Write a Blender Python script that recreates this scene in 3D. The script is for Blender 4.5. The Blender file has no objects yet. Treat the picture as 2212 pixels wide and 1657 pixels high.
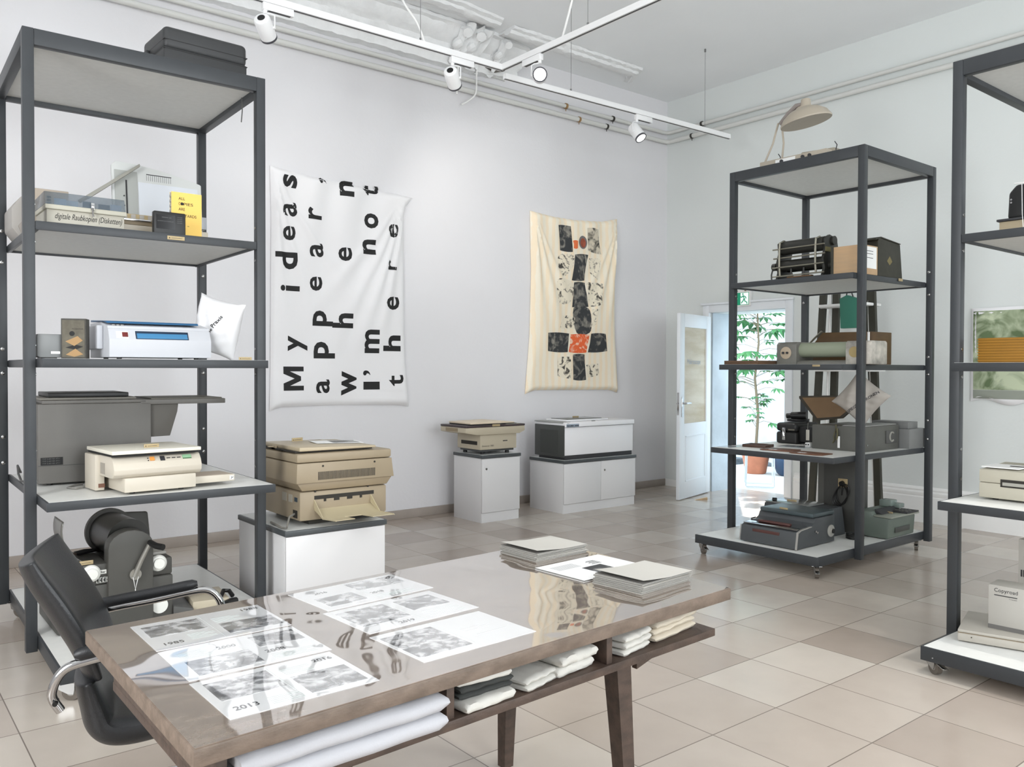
import bpy, bmesh, math, random
from mathutils import Vector, Matrix, Euler
from mathutils.bvhtree import BVHTree

random.seed(7)
C = bpy.context.scene.collection
PI = math.pi
R = math.radians

# ------------------------------------------------------------------ camera, sky, sun, windows, exposure
scene = bpy.context.scene
cam_d = bpy.data.cameras.new('camera')
cam = bpy.data.objects.new('camera', cam_d)
C.objects.link(cam)
FW = Vector((0.6258485, 0.77976474, -0.01675109))
RT = Vector((0.77990238, -0.62589383, 0.00303226))
UP = Vector((0.00811996, 0.01496195, 0.99985509))
mw = Matrix.Identity(4)
for i in range(3):
    mw[i][0] = RT[i]; mw[i][1] = UP[i]; mw[i][2] = -FW[i]
mw[0][3], mw[1][3], mw[2][3] = 0.0, 0.0, 1.45
cam.matrix_world = mw
cam_d.sensor_fit = 'HORIZONTAL'
cam_d.sensor_width = 36.0
cam_d.lens = 1805.6 * 36.0 / 2212.0
cam_d.clip_start = 0.05
cam_d.clip_end = 100
scene.camera = cam

scene.view_settings.view_transform = 'Standard'
scene.view_settings.look = 'None'
scene.view_settings.gamma = 1.0
scene.view_settings.use_curve_mapping = False
scene.view_settings.exposure = 0.33

world = bpy.data.worlds.new('sky')
scene.world = world
world.use_nodes = True
wn = world.node_tree.nodes
bg = wn['Background']
bg.inputs[0].default_value = (0.80, 0.92, 1.0, 1)
bg.inputs[1].default_value = 3.5

def lamp(name, kind, loc, energy, color=(1, 1, 1), target=None, **kw):
    d = bpy.data.lights.new(name, kind)
    d.energy = energy
    d.color = color
    for k, v in kw.items():
        setattr(d, k, v)
    o = bpy.data.objects.new(name, d)
    C.objects.link(o)
    o.location = loc
    if target is not None:
        o.rotation_euler = (Vector(target) - Vector(loc)).to_track_quat('-Z', 'Y').to_euler()
    return o

# sun that comes through the garden door and leaves a small patch on the floor
sun_dir = Vector((-0.785 * math.cos(R(46)), -0.62 * math.cos(R(46)), -math.sin(R(46))))
lamp('sun', 'SUN', (12, 9, 8), 10.0, (1.0, 0.97, 0.92), target=Vector((12, 9, 8)) + sun_dir, angle=R(0.6))
# area lamps add daylight from assumed windows, unseen behind and beside the camera
lamp('window_daylight', 'AREA', (1.2, -2.86, 2.35), 98, (0.97, 0.985, 1.0), target=(1.2, 3.0, 1.9), shape='RECTANGLE', size=1.7, size_y=2.9)
lamp('window_daylight', 'AREA', (4.6, -2.86, 2.35), 98, (0.97, 0.985, 1.0), target=(4.6, 3.0, 1.9), shape='RECTANGLE', size=1.7, size_y=2.9)
lamp('window_daylight', 'AREA', (-2.36, 1.6, 2.35), 120, (1.0, 0.985, 0.97), target=(3.0, 2.2, 1.8), shape='RECTANGLE', size=1.9, size_y=2.9)

# ------------------------------------------------------------------ materials
def lin(c):
    return tuple(((v / 255.0) / 12.92) if v / 255.0 <= 0.04045 else (((v / 255.0) + 0.055) / 1.055) ** 2.4 for v in c)

MATS = {}
def mat(name, rgb, rough=0.5, metal=0.0, var=0.0, scale=6.0, bump=0.0, bscale=60.0, coat=0.0, coat_rough=0.03,
        trans=0.0, ior=1.45, alpha=1.0, emit=None, estr=0.0, rgb2=None, stretch=(1, 1, 1), spec=0.5):
    if name in MATS:
        return MATS[name]
    m = bpy.data.materials.new(name)
    m.use_nodes = True
    nt = m.node_tree
    b = nt.nodes['Principled BSDF']
    c = lin(rgb) + (1,)
    b.inputs['Base Color'].default_value = c
    b.inputs['Roughness'].default_value = rough
    b.inputs['Metallic'].default_value = metal
    b.inputs['IOR'].default_value = ior
    b.inputs['Transmission Weight'].default_value = trans
    b.inputs['Coat Weight'].default_value = coat
    b.inputs['Coat Roughness'].default_value = coat_rough
    b.inputs['Alpha'].default_value = alpha
    b.inputs['Specular IOR Level'].default_value = spec
    if emit:
        b.inputs['Emission Color'].default_value = lin(emit) + (1,)
        b.inputs['Emission Strength'].default_value = estr
    if var > 0 or bump > 0 or rgb2:
        tc = nt.nodes.new('ShaderNodeTexCoord')
        mp = nt.nodes.new('ShaderNodeMapping')
        mp.inputs['Scale'].default_value = stretch
        nt.links.new(tc.outputs['Object'], mp.inputs['Vector'])
    if var > 0 or rgb2:
        n = nt.nodes.new('ShaderNodeTexNoise')
        n.inputs['Scale'].default_value = scale
        n.inputs['Detail'].default_value = 4
        nt.links.new(mp.outputs[0], n.inputs['Vector'])
        r = nt.nodes.new('ShaderNodeValToRGB')
        c2 = lin(rgb2) if rgb2 else tuple(v * (1 - var) for v in c[:3])
        c1 = tuple(min(1, v * (1 + var * 0.5)) for v in c[:3]) if not rgb2 else c[:3]
        r.color_ramp.elements[0].position = 0.35
        r.color_ramp.elements[1].position = 0.65
        r.color_ramp.elements[0].color = tuple(c2) + (1,)
        r.color_ramp.elements[1].color = tuple(c1) + (1,)
        nt.links.new(n.outputs['Fac'], r.inputs['Fac'])
        nt.links.new(r.outputs['Color'], b.inputs['Base Color'])
    if bump > 0:
        n2 = nt.nodes.new('ShaderNodeTexNoise')
        n2.inputs['Scale'].default_value = bscale
        n2.inputs['Detail'].default_value = 3
        nt.links.new(mp.outputs[0], n2.inputs['Vector'])
        bp = nt.nodes.new('ShaderNodeBump')
        bp.inputs['Strength'].default_value = bump
        bp.inputs['Distance'].default_value = 0.01
        nt.links.new(n2.outputs['Fac'], bp.inputs['Height'])
        nt.links.new(bp.outputs[0], b.inputs['Normal'])
    MATS[name] = m
    return m

def wavy_coat(m, strength=0.13, scale=2.2):
    """a shiny clear foil lies over the surface: its gloss is slightly wavy and grows at shallow angles"""
    nt = m.node_tree; N = nt.nodes; L = nt.links
    b = N['Principled BSDF']; out = N['Material Output']
    g = N.new('ShaderNodeNewGeometry')
    n = N.new('ShaderNodeTexNoise'); n.inputs['Scale'].default_value = scale; n.inputs['Detail'].default_value = 1.5
    L.new(g.outputs['Position'], n.inputs['Vector'])
    bp = N.new('ShaderNodeBump'); bp.inputs['Strength'].default_value = strength; bp.inputs['Distance'].default_value = 0.1
    L.new(n.outputs['Fac'], bp.inputs['Height'])
    lw = N.new('ShaderNodeLayerWeight'); lw.inputs['Blend'].default_value = 0.5
    pw = N.new('ShaderNodeMath'); pw.operation = 'POWER'; pw.inputs[1].default_value = 1.7
    L.new(lw.outputs['Facing'], pw.inputs[0])
    gl = N.new('ShaderNodeBsdfGlossy'); gl.inputs['Roughness'].default_value = 0.03; gl.inputs['Color'].default_value = (1, 1, 1, 1)
    L.new(bp.outputs[0], gl.inputs['Normal'])
    mx = N.new('ShaderNodeMixShader')
    L.new(pw.outputs[0], mx.inputs[0]); L.new(b.outputs[0], mx.inputs[1]); L.new(gl.outputs[0], mx.inputs[2])
    L.new(mx.outputs[0], out.inputs['Surface'])
    return m

STEEL = mat('rack_paint', (56, 59, 62), 0.42, var=0.06, scale=9, bump=0.05, bscale=300)
LAM = mat('laminate', (226, 226, 222), 0.4, var=0.02, scale=20)
UNDER = mat('board_underside', (214, 215, 212), 0.6, var=0.03, scale=30)
BOLT = mat('bolt_metal', (165, 165, 164), 0.25, metal=1.0)
CHROME = mat('chrome', (187, 187, 187), 0.09, metal=1.0)
RUBBER = mat('rubber', (50, 49, 45), 0.6)
GREYRUB = mat('grey_rubber', (104, 97, 89), 0.6)
BLACK = mat('black_plastic', (26, 26, 26), 0.4)
INK = mat('black_ink', (30, 30, 30), 0.7)
INKP = mat('printed_ink', (52, 52, 54), 0.6)
PAPER = mat('paper', (240, 240, 238), 0.6)
TAG = mat('label_wood', (179, 160, 122), 0.6, var=0.1, scale=40)
WHITE = mat('white_paint', (238, 238, 236), 0.45)
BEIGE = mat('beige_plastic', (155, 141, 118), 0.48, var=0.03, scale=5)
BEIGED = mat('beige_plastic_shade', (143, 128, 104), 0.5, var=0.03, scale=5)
CREAM = mat('cream_plastic', (203, 195, 180), 0.42, var=0.02, scale=5)
DARKG = mat('dark_grey_metal', (80, 80, 78), 0.5, var=0.05, scale=8, bump=0.06, bscale=250)
GREYM = mat('grey_metal', (103, 101, 97), 0.5, var=0.05, scale=6, bump=0.06, bscale=250)
VENT = mat('vent_dark', (45, 42, 37), 0.7)

# ------------------------------------------------------------------ mesh helpers
class MB:
    def __init__(self):
        self.bm = bmesh.new(); self.mats = []
    def _mi(self, m):
        if m is None: return 0
        if m not in self.mats: self.mats.append(m)
        return self.mats.index(m)
    def _fin(self, verts, m, M):
        if M is not None:
            bmesh.ops.transform(self.bm, matrix=M, verts=verts)
    def box(self, x0, x1, y0, y1, z0, z1, bev=0.0, seg=2, m=None, M=None):
        bm = self.bm
        x0, x1 = min(x0, x1), max(x0, x1); y0, y1 = min(y0, y1), max(y0, y1); z0, z1 = min(z0, z1), max(z0, z1)
        return self.prism([(x0, y0), (x1, y0), (x1, y1), (x0, y1)], 'z', z0, z1, bev, seg, m, M)
    def prism(self, pts, axis, a0, a1, bev=0.0, seg=2, m=None, M=None):
        """pts: polygon; axis z: (x,y), axis x: (y,z), axis y: (x,z)"""
        bm = self.bm; n = len(pts); mi = self._mi(m)
        def P(p, a):
            return (p[0], p[1], a) if axis == 'z' else ((a, p[0], p[1]) if axis == 'x' else (p[0], a, p[1]))
        va = [bm.verts.new(P(p, a0)) for p in pts]; vb = [bm.verts.new(P(p, a1)) for p in pts]
        fs = [bm.faces.new(va), bm.faces.new(vb[::-1])]
        for i in range(n):
            j = (i + 1) % n
            fs.append(bm.faces.new((va[i], vb[i], vb[j], va[j])))
        bmesh.ops.recalc_face_normals(bm, faces=fs)
        vs = va + vb
        for f in fs: f.material_index = mi
        if M is not None: bmesh.ops.transform(bm, matrix=M, verts=vs)
        if bev > 0:
            es = set()
            for f in fs: es.update(f.edges)
            r = bmesh.ops.bevel(bm, geom=list(es), offset=bev, segments=seg, affect='EDGES', profile=0.5, clamp_overlap=True)
            for f in r['faces']: f.material_index = mi
        return self
    def ring(self, path, r, n=10, m=None, closed=False, flat=1.0):
        """tube along a list of points; r number or list"""
        bm = self.bm; mi = self._mi(m)
        P = [Vector(p) for p in path]; rings = []
        prev = None
        for i, p in enumerate(P):
            a = P[i - 1] if (i > 0 or closed) else P[i]; b = P[(i + 1) % len(P)] if (i < len(P) - 1 or closed) else P[i]
            t = (b - a).normalized()
            if prev is None:
                u = t.orthogonal().normalized()
            else:
                u = (prev - t * prev.dot(t)).normalized()
            prev = u; w = t.cross(u)
            rr = r[i] if isinstance(r, (list, tuple)) else r
            rings.append([bm.verts.new(p + (u * math.cos(2 * PI * k / n) + w * math.sin(2 * PI * k / n) * flat) * rr) for k in range(n)])
        fs = []
        m2 = len(rings)
        for i in range(m2 if closed else m2 - 1):
            A, B = rings[i], rings[(i + 1) % m2]
            for k in range(n):
                fs.append(bm.faces.new((A[k], A[(k + 1) % n], B[(k + 1) % n], B[k])))
        if not closed:
            fs.append(bm.faces.new(rings[0][::-1])); fs.append(bm.faces.new(rings[-1]))
        for f in fs: f.material_index = mi
        bmesh.ops.recalc_face_normals(bm, faces=fs)
        return self
    def cyl(self, p0, p1, r0, r1=None, n=24, m=None):
        return self.ring([p0, p1], [r0, r0 if r1 is None else r1], n, m)
    def lathe(self, prof, c=(0, 0, 0), n=32, m=None, M=None):
        bm = self.bm; mi = self._mi(m); rings = []
        for r, z in prof:
            rings.append([bm.verts.new((c[0] + r * math.cos(2 * PI * k / n), c[1] + r * math.sin(2 * PI * k / n), c[2] + z)) for k in range(n)])
        fs = []
        for A, B in zip(rings, rings[1:]):
            for k in range(n):
                fs.append(bm.faces.new((A[k], A[(k + 1) % n], B[(k + 1) % n], B[k])))
        fs.append(bm.faces.new(rings[0][::-1])); fs.append(bm.faces.new(rings[-1]))
        for f in fs: f.material_index = mi
        bmesh.ops.recalc_face_normals(bm, faces=fs)
        if M is not None: bmesh.ops.transform(bm, matrix=M, verts=[v for q in rings for v in q])
        return self
    def grid(self, f, nu, nv, m=None, close_back=None):
        bm = self.bm; mi = self._mi(m)
        V = [[bm.verts.new(f(i / nu, j / nv)) for i in range(nu + 1)] for j in range(nv + 1)]
        for j in range(nv):
            for i in range(nu):
                fc = bm.faces.new((V[j][i], V[j][i + 1], V[j + 1][i + 1], V[j + 1][i])); fc.material_index = mi
        return self
    def done(self, name, m=None, parent=None, angle=35, weld=False):
        if weld: bmesh.ops.remove_doubles(self.bm, verts=self.bm.verts, dist=0.0004)
        me = bpy.data.meshes.new(name)
        self.bm.to_mesh(me); self.bm.free()
        if m is not None and not self.mats: me.materials.append(m)
        for q in self.mats: me.materials.append(q)
        for p in me.polygons: p.use_smooth = True
        me.set_sharp_from_angle(angle=R(angle))
        o = bpy.data.objects.new(name, me)
        C.objects.link(o)
        if parent is not None: o.parent = parent
        return o

def thing(name, label, cat, loc=(0, 0, 0), rz=0.0, group=None, rot=None):
    o = bpy.data.objects.new(name, None); C.objects.link(o)
    o.empty_display_size = 0.1
    o.location = loc; o.rotation_euler = rot if rot else (0, 0, rz)
    o['label'] = label; o['category'] = cat
    if group: o['group'] = group
    return o

def tag(o, label, cat, group=None, kind=None):
    o['label'] = label; o['category'] = cat
    if group: o['group'] = group
    if kind: o['kind'] = kind
    return o

def struct(o):
    o['kind'] = 'structure'
    return o

def children(o):
    return [c for c in bpy.data.objects if c.parent == o]

def copy_tree(o, parent=None):
    c = o.copy(); C.objects.link(c)
    if parent is not None: c.parent = parent
    for ch in children(o): copy_tree(ch, c)
    return c

def place(o, loc, rz=None, label=None, group=None):
    o.location = loc
    if rz is not None: o.rotation_euler = (0, 0, rz)
    if label: o['label'] = label
    if group: o['group'] = group
    return o

def text_mesh(s, size=1.0, bold=0.0, spacing=1.0, shear=0.0):
    cu = bpy.data.curves.new('lettering', 'FONT')
    cu.body = s; cu.size = size; cu.offset = bold; cu.space_character = spacing; cu.shear = shear
    cu.align_x = 'LEFT'; cu.resolution_u = 3
    o = bpy.data.objects.new('lettering', cu); C.objects.link(o)
    bpy.context.view_layer.update()
    me = bpy.data.meshes.new_from_object(o)
    bpy.data.objects.remove(o); bpy.data.curves.remove(cu)
    return me

def text(parent, s, x0, x1, h, plane, m, bold=0.0, name='lettering', shear=0.0):
    """text between x0 and x1, cap height h; plane: 4x4 that maps text XY to the parent's space"""
    me = text_mesh(s, 1.0, bold, 1.0, shear)
    xs = [v.co.x for v in me.vertices]; ys = [v.co.y for v in me.vertices]
    sx = (x1 - x0) / (max(xs) - min(xs)); sy = h / (max(ys) - min(ys))
    mx, my = min(xs), min(ys)
    for v in me.vertices:
        v.co = plane @ Vector((x0 + (v.co.x - mx) * sx, (v.co.y - my) * sy, 0))
    me.materials.clear(); me.materials.append(m)
    o = bpy.data.objects.new(name, me); C.objects.link(o); o.parent = parent
    return o

def front_plane(y, z):           # text on a face that looks to -Y, baseline height z
    return Matrix(((1, 0, 0, 0), (0, 0, -1, y), (0, 1, 0, z), (0, 0, 0, 1)))
def flat_plane(y, z):
    return Matrix(((1, 0, 0, 0), (0, 1, 0, y), (0, 0, 1, z), (0, 0, 0, 1)))

def refine(bm, L, it=5):
    bmesh.ops.triangulate(bm, faces=bm.faces)
    for _ in range(it):
        es = [e for e in bm.edges if e.calc_length() > L]
        if not es: break
        bmesh.ops.subdivide_edges(bm, edges=es, cuts=1)
        bmesh.ops.triangulate(bm, faces=[f for f in bm.faces if len(f.verts) > 3])

def drape(me_or_pts, bvh, direction, eps, m, name, parent, L=0.02):
    """lay a flat print (list of 3D points or mesh) onto a cloth surface along direction"""
    bm = bmesh.new()
    if isinstance(me_or_pts, list):
        bm.faces.new([bm.verts.new(p) for p in me_or_pts])
    else:
        bm.from_mesh(me_or_pts)
    refine(bm, L)
    d = Vector(direction).normalized()
    for v in bm.verts:
        h = bvh.ray_cast(v.co - d * 1.0, d)
        if h[0] is not None: v.co = h[0] - d * eps
    me = bpy.data.meshes.new(name); bm.to_mesh(me); bm.free()
    me.materials.append(m)
    for p in me.polygons: p.use_smooth = True
    o = bpy.data.objects.new(name, me); C.objects.link(o); o.parent = parent
    return o

def bvh_of(o):
    bm = bmesh.new(); bm.from_mesh(o.data)
    t = BVHTree.FromBMesh(bm); bm.free(); return t

def lerp(a, b, t): return a + (b - a) * t
def poly_at(pts, t):
    """point at t on a polyline of (t, x, z) knots"""
    for a, b in zip(pts, pts[1:]):
        if t <= b[0]:
            k = (t - a[0]) / (b[0] - a[0])
            return lerp(a[1], b[1], k), lerp(a[2], b[2], k)
    return pts[-1][1], pts[-1][2]

# ------------------------------------------------------------------ the room
XB, YA, H = 8.08, 6.98, 4.79
WALL = mat('wall_plaster', (226, 225, 227), 0.85, var=0.015, scale=1.2, bump=0.12, bscale=35)
WALLB = mat('wall_plaster_back', (222, 226, 224), 0.85, var=0.015, scale=1.2, bump=0.12, bscale=35)
CEIL = mat('ceiling_plaster', (240, 242, 243), 0.9, var=0.02, scale=1.0, bump=0.15, bscale=20)
SKIRT = mat('skirting_tile', (166, 156, 147), 0.45, var=0.08, scale=4)

def floor_material():
    m = bpy.data.materials.new('floor_tiles'); m.use_nodes = True
    nt = m.node_tree; N = nt.nodes; L = nt.links
    b = N['Principled BSDF']
    g = N.new('ShaderNodeNewGeometry')
    off = N.new('ShaderNodeVectorMath'); off.operation = 'SUBTRACT'; off.inputs[1].default_value = (3.12, 2.07, 0)
    sc = N.new('ShaderNodeVectorMath'); sc.operation = 'SCALE'; sc.inputs['Scale'].default_value = 1 / 0.43
    fl = N.new('ShaderNodeVectorMath'); fl.operation = 'FLOOR'
    fr = N.new('ShaderNodeVectorMath'); fr.operation = 'FRACTION'
    L.new(g.outputs['Position'], off.inputs[0]); L.new(off.outputs[0], sc.inputs[0])
    L.new(sc.outputs[0], fl.inputs[0]); L.new(sc.outputs[0], fr.inputs[0])
    wn_ = N.new('ShaderNodeTexWhiteNoise'); wn_.noise_dimensions = '2D'
    L.new(fl.outputs[0], wn_.inputs['Vector'])
    ramp = N.new('ShaderNodeValToRGB'); cr = ramp.color_ramp
    cols = [(0.0, (166, 153, 142)), (0.3, (183, 171, 160)), (0.6, (190, 179, 168)), (1.0, (203, 194, 183))]
    cr.elements[0].position = 0; cr.elements[0].color = lin(cols[0][1]) + (1,)
    cr.elements[1].position = 1; cr.elements[1].color = lin(cols[3][1]) + (1,)
    for p, c in cols[1:3]:
        e = cr.elements.new(p); e.color = lin(c) + (1,)
    L.new(wn_.outputs['Value'], ramp.inputs['Fac'])
    # veining inside the stone
    no = N.new('ShaderNodeTexNoise'); no.inputs['Scale'].default_value = 5; no.inputs['Detail'].default_value = 3
    L.new(g.outputs['Position'], no.inputs['Vector'])
    mx = N.new('ShaderNodeMixRGB'); mx.blend_type = 'MULTIPLY'; mx.inputs[0].default_value = 0.35
    r2 = N.new('ShaderNodeValToRGB'); r2.color_ramp.elements[0].position = 0.15; r2.color_ramp.elements[1].position = 0.85
    r2.color_ramp.elements[0].color = (0.72, 0.71, 0.70, 1); r2.color_ramp.elements[1].color = (1, 1, 1, 1)
    L.new(no.outputs['Fac'], r2.inputs['Fac']); L.new(ramp.outputs[0], mx.inputs[1]); L.new(r2.outputs[0], mx.inputs[2])
    # joints
    sep = N.new('ShaderNodeSeparateXYZ'); L.new(fr.outputs[0], sep.inputs[0])
    outs = []
    for ax in ('X', 'Y'):
        s = N.new('ShaderNodeMath'); s.operation = 'SUBTRACT'; s.inputs[1].default_value = 0.5; L.new(sep.outputs[ax], s.inputs[0])
        a = N.new('ShaderNodeMath'); a.operation = 'ABSOLUTE'; L.new(s.outputs[0], a.inputs[0])
        outs.append(a)
    mxm = N.new('ShaderNodeMath'); mxm.operation = 'MAXIMUM'; L.new(outs[0].outputs[0], mxm.inputs[0]); L.new(outs[1].outputs[0], mxm.inputs[1])
    gt = N.new('ShaderNodeMath'); gt.operation = 'GREATER_THAN'; gt.inputs[1].default_value = 0.4945; L.new(mxm.outputs[0], gt.inputs[0])
    m2 = N.new('ShaderNodeMixRGB'); m2.inputs[2].default_value = lin((122, 112, 104)) + (1,)
    L.new(gt.outputs[0], m2.inputs[0]); L.new(mx.outputs[0], m2.inputs[1]); L.new(m2.outputs[0], b.inputs['Base Color'])
    rr = N.new('ShaderNodeMapRange'); rr.inputs['To Min'].default_value = 0.15; rr.inputs['To Max'].default_value = 0.27
    L.new(no.outputs['Fac'], rr.inputs['Value']); L.new(rr.outputs[0], b.inputs['Roughness'])
    b.inputs['IOR'].default_value = 1.5
    return m

mb = MB(); mb.box(-2.5, XB + 0.5, -3.0, YA, -0.12, 0.0); struct(mb.done('floor', floor_material()))
mb = MB(); mb.box(-2.5, XB, -3.0, YA, H, H + 0.15); struct(mb.done('ceiling', CEIL))
mb = MB(); mb.box(-2.5, XB + 0.5, YA, YA + 0.25, -0.12, H); struct(mb.done('wall_left', WALL))
# back wall with the door opening
D0, D1, DT = 5.27, 6.30, 2.13
mb = MB()
mb.box(XB, XB + 0.5, -3.0, D0, 0, H); mb.box(XB, XB + 0.5, D1, YA, 0, H); mb.box(XB, XB + 0.5, D0, D1, DT, H)
struct(mb.done('wall_back', WALLB))
# street wall behind the camera with two assumed window openings, and the wall beside it with one
mb = MB()
for x0, x1, z0, z1 in ((-2.5, 0.35, 0, H), (2.05, 3.75, 0, H), (5.45, XB + 0.5, 0, H), (0.35, 2.05, 0, 0.9), (3.75, 5.45, 0, 0.9), (0.35, 2.05, 3.8, H), (3.75, 5.45, 3.8, H)):
    mb.box(x0, x1, -3.25, -3.0, z0, z1)
struct(mb.done('wall_right', WALL))
mb = MB()
for y0, y1, z0, z1 in ((-3.0, 0.65, 0, H), (2.55, YA, 0, H), (0.65, 2.55, 0, 0.9), (0.65, 2.55, 3.8, H)):
    mb.box(-2.75, -2.5, y0, y1, z0, z1)
struct(mb.done('wall_front', WALL))
for n, (x0, x1) in enumerate(((0.35, 2.05), (3.75, 5.45)), 1):
    mb = MB()
    for a, b_ in ((x0, x0 + 0.06), ((x0 + x1) / 2 - 0.03, (x0 + x1) / 2 + 0.03), (x1 - 0.06, x1)): mb.box(a, b_, -3.12, -3.06, 0.9, 3.8)
    for z in (0.9, 2.9, 3.74): mb.box(x0, x1, -3.13, -3.05, z, z + 0.06)
    struct(mb.done('window_%d' % n, WHITE))
mb = MB()
for a, b_ in ((0.65, 0.71), (1.57, 1.63), (2.49, 2.55)): mb.box(-2.62, -2.56, a, b_, 0.9, 3.8)
for z in (0.9, 2.9, 3.74): mb.box(-2.63, -2.55, 0.65, 2.55, z, z + 0.06)
struct(mb.done('window_3', WHITE))

# skirtings
mb = MB(); mb.box(-2.5, XB, YA - 0.018, YA, 0, 0.085, 0.003); struct(mb.done('baseboard_left', SKIRT))
mb = MB()
prof = [(0, 0), (-0.03, 0), (-0.03, 0.24), (-0.022, 0.25), (-0.028, 0.265), (-0.028, 0.285), (-0.016, 0.30), (-0.02, 0.315), (-0.008, 0.335), (0, 0.34)]
for y0, y1 in ((-3.0, D0 - 0.12), (D1 + 0.12, YA)):
    if y1 - y0 > 1: mb.prism([(XB + p[0], p[1]) for p in prof], 'y', y0, y1)
mb.box(XB - 0.018, XB, D1 + 0.12, YA, 0, 0.085)
struct(mb.done('baseboard_back', WHITE))

# old stucco cornice that ends ragged, and the flat ceiling moulding
STUC = mat('stucco', (238, 239, 239), 0.9, var=0.04, scale=9, bump=0.7, bscale=28)
mb = MB()
pr = [(6.98, 4.79), (6.60, 4.79), (6.60, 4.755), (6.66, 4.75), (6.68, 4.70), (6.76, 4.66), (6.80, 4.64), (6.81, 4.58), (6.88, 4.54), (6.90, 4.47), (6.98, 4.46)]
def stucco_run(mb, pr, x0, x1, n, rag):
    rings = []
    for i in range(n + 1):
        x = lerp(x0, x1, i / n)
        k = 1 - max(0, (i / n - 0.93) / 0.07) * rag
        rings.append([mb.bm.verts.new((x + random.uniform(-.02, .02) * (i == n), p[0] + random.uniform(-.006, .006) + (1 - k) * (6.98 - p[0]) * .5,
                      min(4.79, p[1] + random.uniform(-.006, .006) + (1 - k) * (4.79 - p[1]) * .4))) for p in pr])
    for A, B in zip(rings, rings[1:]):
        for k in range(len(pr)): mb.bm.faces.new((A[k], A[(k + 1) % len(pr)], B[(k + 1) % len(pr)], B[k]))
    mb.bm.faces.new(rings[-1]); mb.bm.faces.new(rings[0][::-1])
    bmesh.ops.recalc_face_normals(mb.bm, faces=mb.bm.faces)
stucco_run(mb, pr, -2.5, 5.62, 150, 0.5)
struct(mb.done('trim_1', STUC, angle=50))
mb = MB()
pr2 = [(6.50, 4.79), (6.22, 4.79), (6.23, 4.765), (6.28, 4.76), (6.29, 4.735), (6.34, 4.73), (6.38, 4.735), (6.39, 4.76), (6.47, 4.765)]
stucco_run(mb, pr2, -2.5, 4.95, 120, 0.2)
struct(mb.done('trim_2', STUC, angle=50))
mb = MB()
pr3 = [(a + 0.13, b_) for a, b_ in pr2]
stucco_run(mb, pr3, 5.12, 7.1, 50, 0.9)
struct(mb.done('trim_3', STUC, angle=50))
# scrolled console under the cornice with a ragged hole beside it
con = thing('stucco_console', 'scrolled white stucco console under the broken ceiling cornice', 'console', (4.72, YA, 4.79))
for dx in (0.0, 0.16, 0.50):
    mb = MB(); path = []
    for i in range(26):
        a = lerp(0.2, 5.4, i / 25); rr = lerp(0.17, 0.05, i / 25)
        path.append((dx + (0.06 if dx < .4 else 0.05) * math.sin(i * .5) * .3, -0.26 - rr * math.cos(a) * .9, -0.13 + rr * math.sin(a) * .6))
    mb.ring(path, [0.05 if dx < .4 else .04] * 26, 8)
    mb.ring([(dx, -0.36, -0.06), (dx + .02, -0.25, -0.15), (dx + .01, -0.17, -0.24), (dx, -0.14, -0.30)], [.05, .045, .035, .015], 8)
    mb.done('scroll', STUC, con)
mb = MB()
def leaf(u, v):
    x = lerp(-0.04, 0.62, u); t = v
    y = -0.34 * (1 - t) ** 1.5 - 0.12; z = -0.04 - 0.27 * t
    s = 1.0 if u < 0.55 else max(0.15, 1 - abs(u - 0.74) * 4.5) * .35
    return (x + .02 * math.sin(9 * t), y * (0.35 + .65 * s) + 0.03 * math.sin(u * 40) * (1 - t), z + .02 * math.sin(u * 25 + t * 9))
mb.grid(leaf, 40, 24); mb.done('acanthus_leaf', STUC, con)
mb = MB()
mb.prism([(0.40, -0.16), (0.48, -0.13), (0.60, -0.12), (0.70, -0.18), (0.68, -0.24), (0.56, -0.28), (0.44, -0.25)], 'y', -0.12, -0.09, 0.0)
mb.done('broken_recess', mat('lath_dark', (120, 116, 110), 0.9, var=0.3, scale=14), con)

# pipes: two along each wall plus two thin conduits
PIPE = mat('painted_pipe', (212, 212, 208), 0.45)
def pipe(label, path, r, ):
    mb = MB(); mb.ring(path, r, 14); o = mb.done('heating_pipe', PIPE, angle=60)
    return tag(o, label, 'pipe', None)
yp, xp = YA - 0.05, XB - 0.05
def corner(z, r=.06):
    return [(-2.4, yp, z), (xp - r, yp, z)] + [(xp - r + r * math.sin(a), yp - r + r * math.cos(a), z) for a in (R(30), R(60))] + [(xp, yp - r, z), (xp, -2.9, z)]
pipe('lower of the two white heating pipes running round both walls', corner(4.275), 0.026)
pipe('upper of the two white heating pipes running round both walls', corner(4.385), 0.022)
for z, x1, lab in ((4.56, 5.55, 'upper thin white conduit above the heating pipes'), (4.50, 5.45, 'lower thin white conduit above the heating pipes')):
    mb = MB(); mb.ring([(-2.4, YA - .02, z), (x1, YA - .02, z), (x1 + .03, YA - .005, z)], 0.013, 8); tag(mb.done('conduit', PIPE), lab, 'conduit')
CLAMPD = mat('clamp_dark', (70, 68, 64), 0.5, metal=.6); BRASS = mat('brass_fitting', (170, 136, 96), 0.4, metal=.7)
def clamp(x, y, z, along, m, label, grp):
    mb = MB()
    n = Vector((1, 0, 0)) if along == 'x' else Vector((0, 1, 0)); off = Vector((0, .05, 0)) if along == 'x' else Vector((.05, 0, 0))
    c = Vector((x, y, z)); mb.cyl(c - n * .012, c + n * .012, 0.032, n=16); mb.cyl(c, c + off, 0.006, n=8); mb.cyl(c + Vector((0, 0, -.02)), c + Vector((0, 0, -.055)), .005, n=6)
    tag(mb.done('pipe_clamp', m), label, 'clamp', grp)
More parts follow.
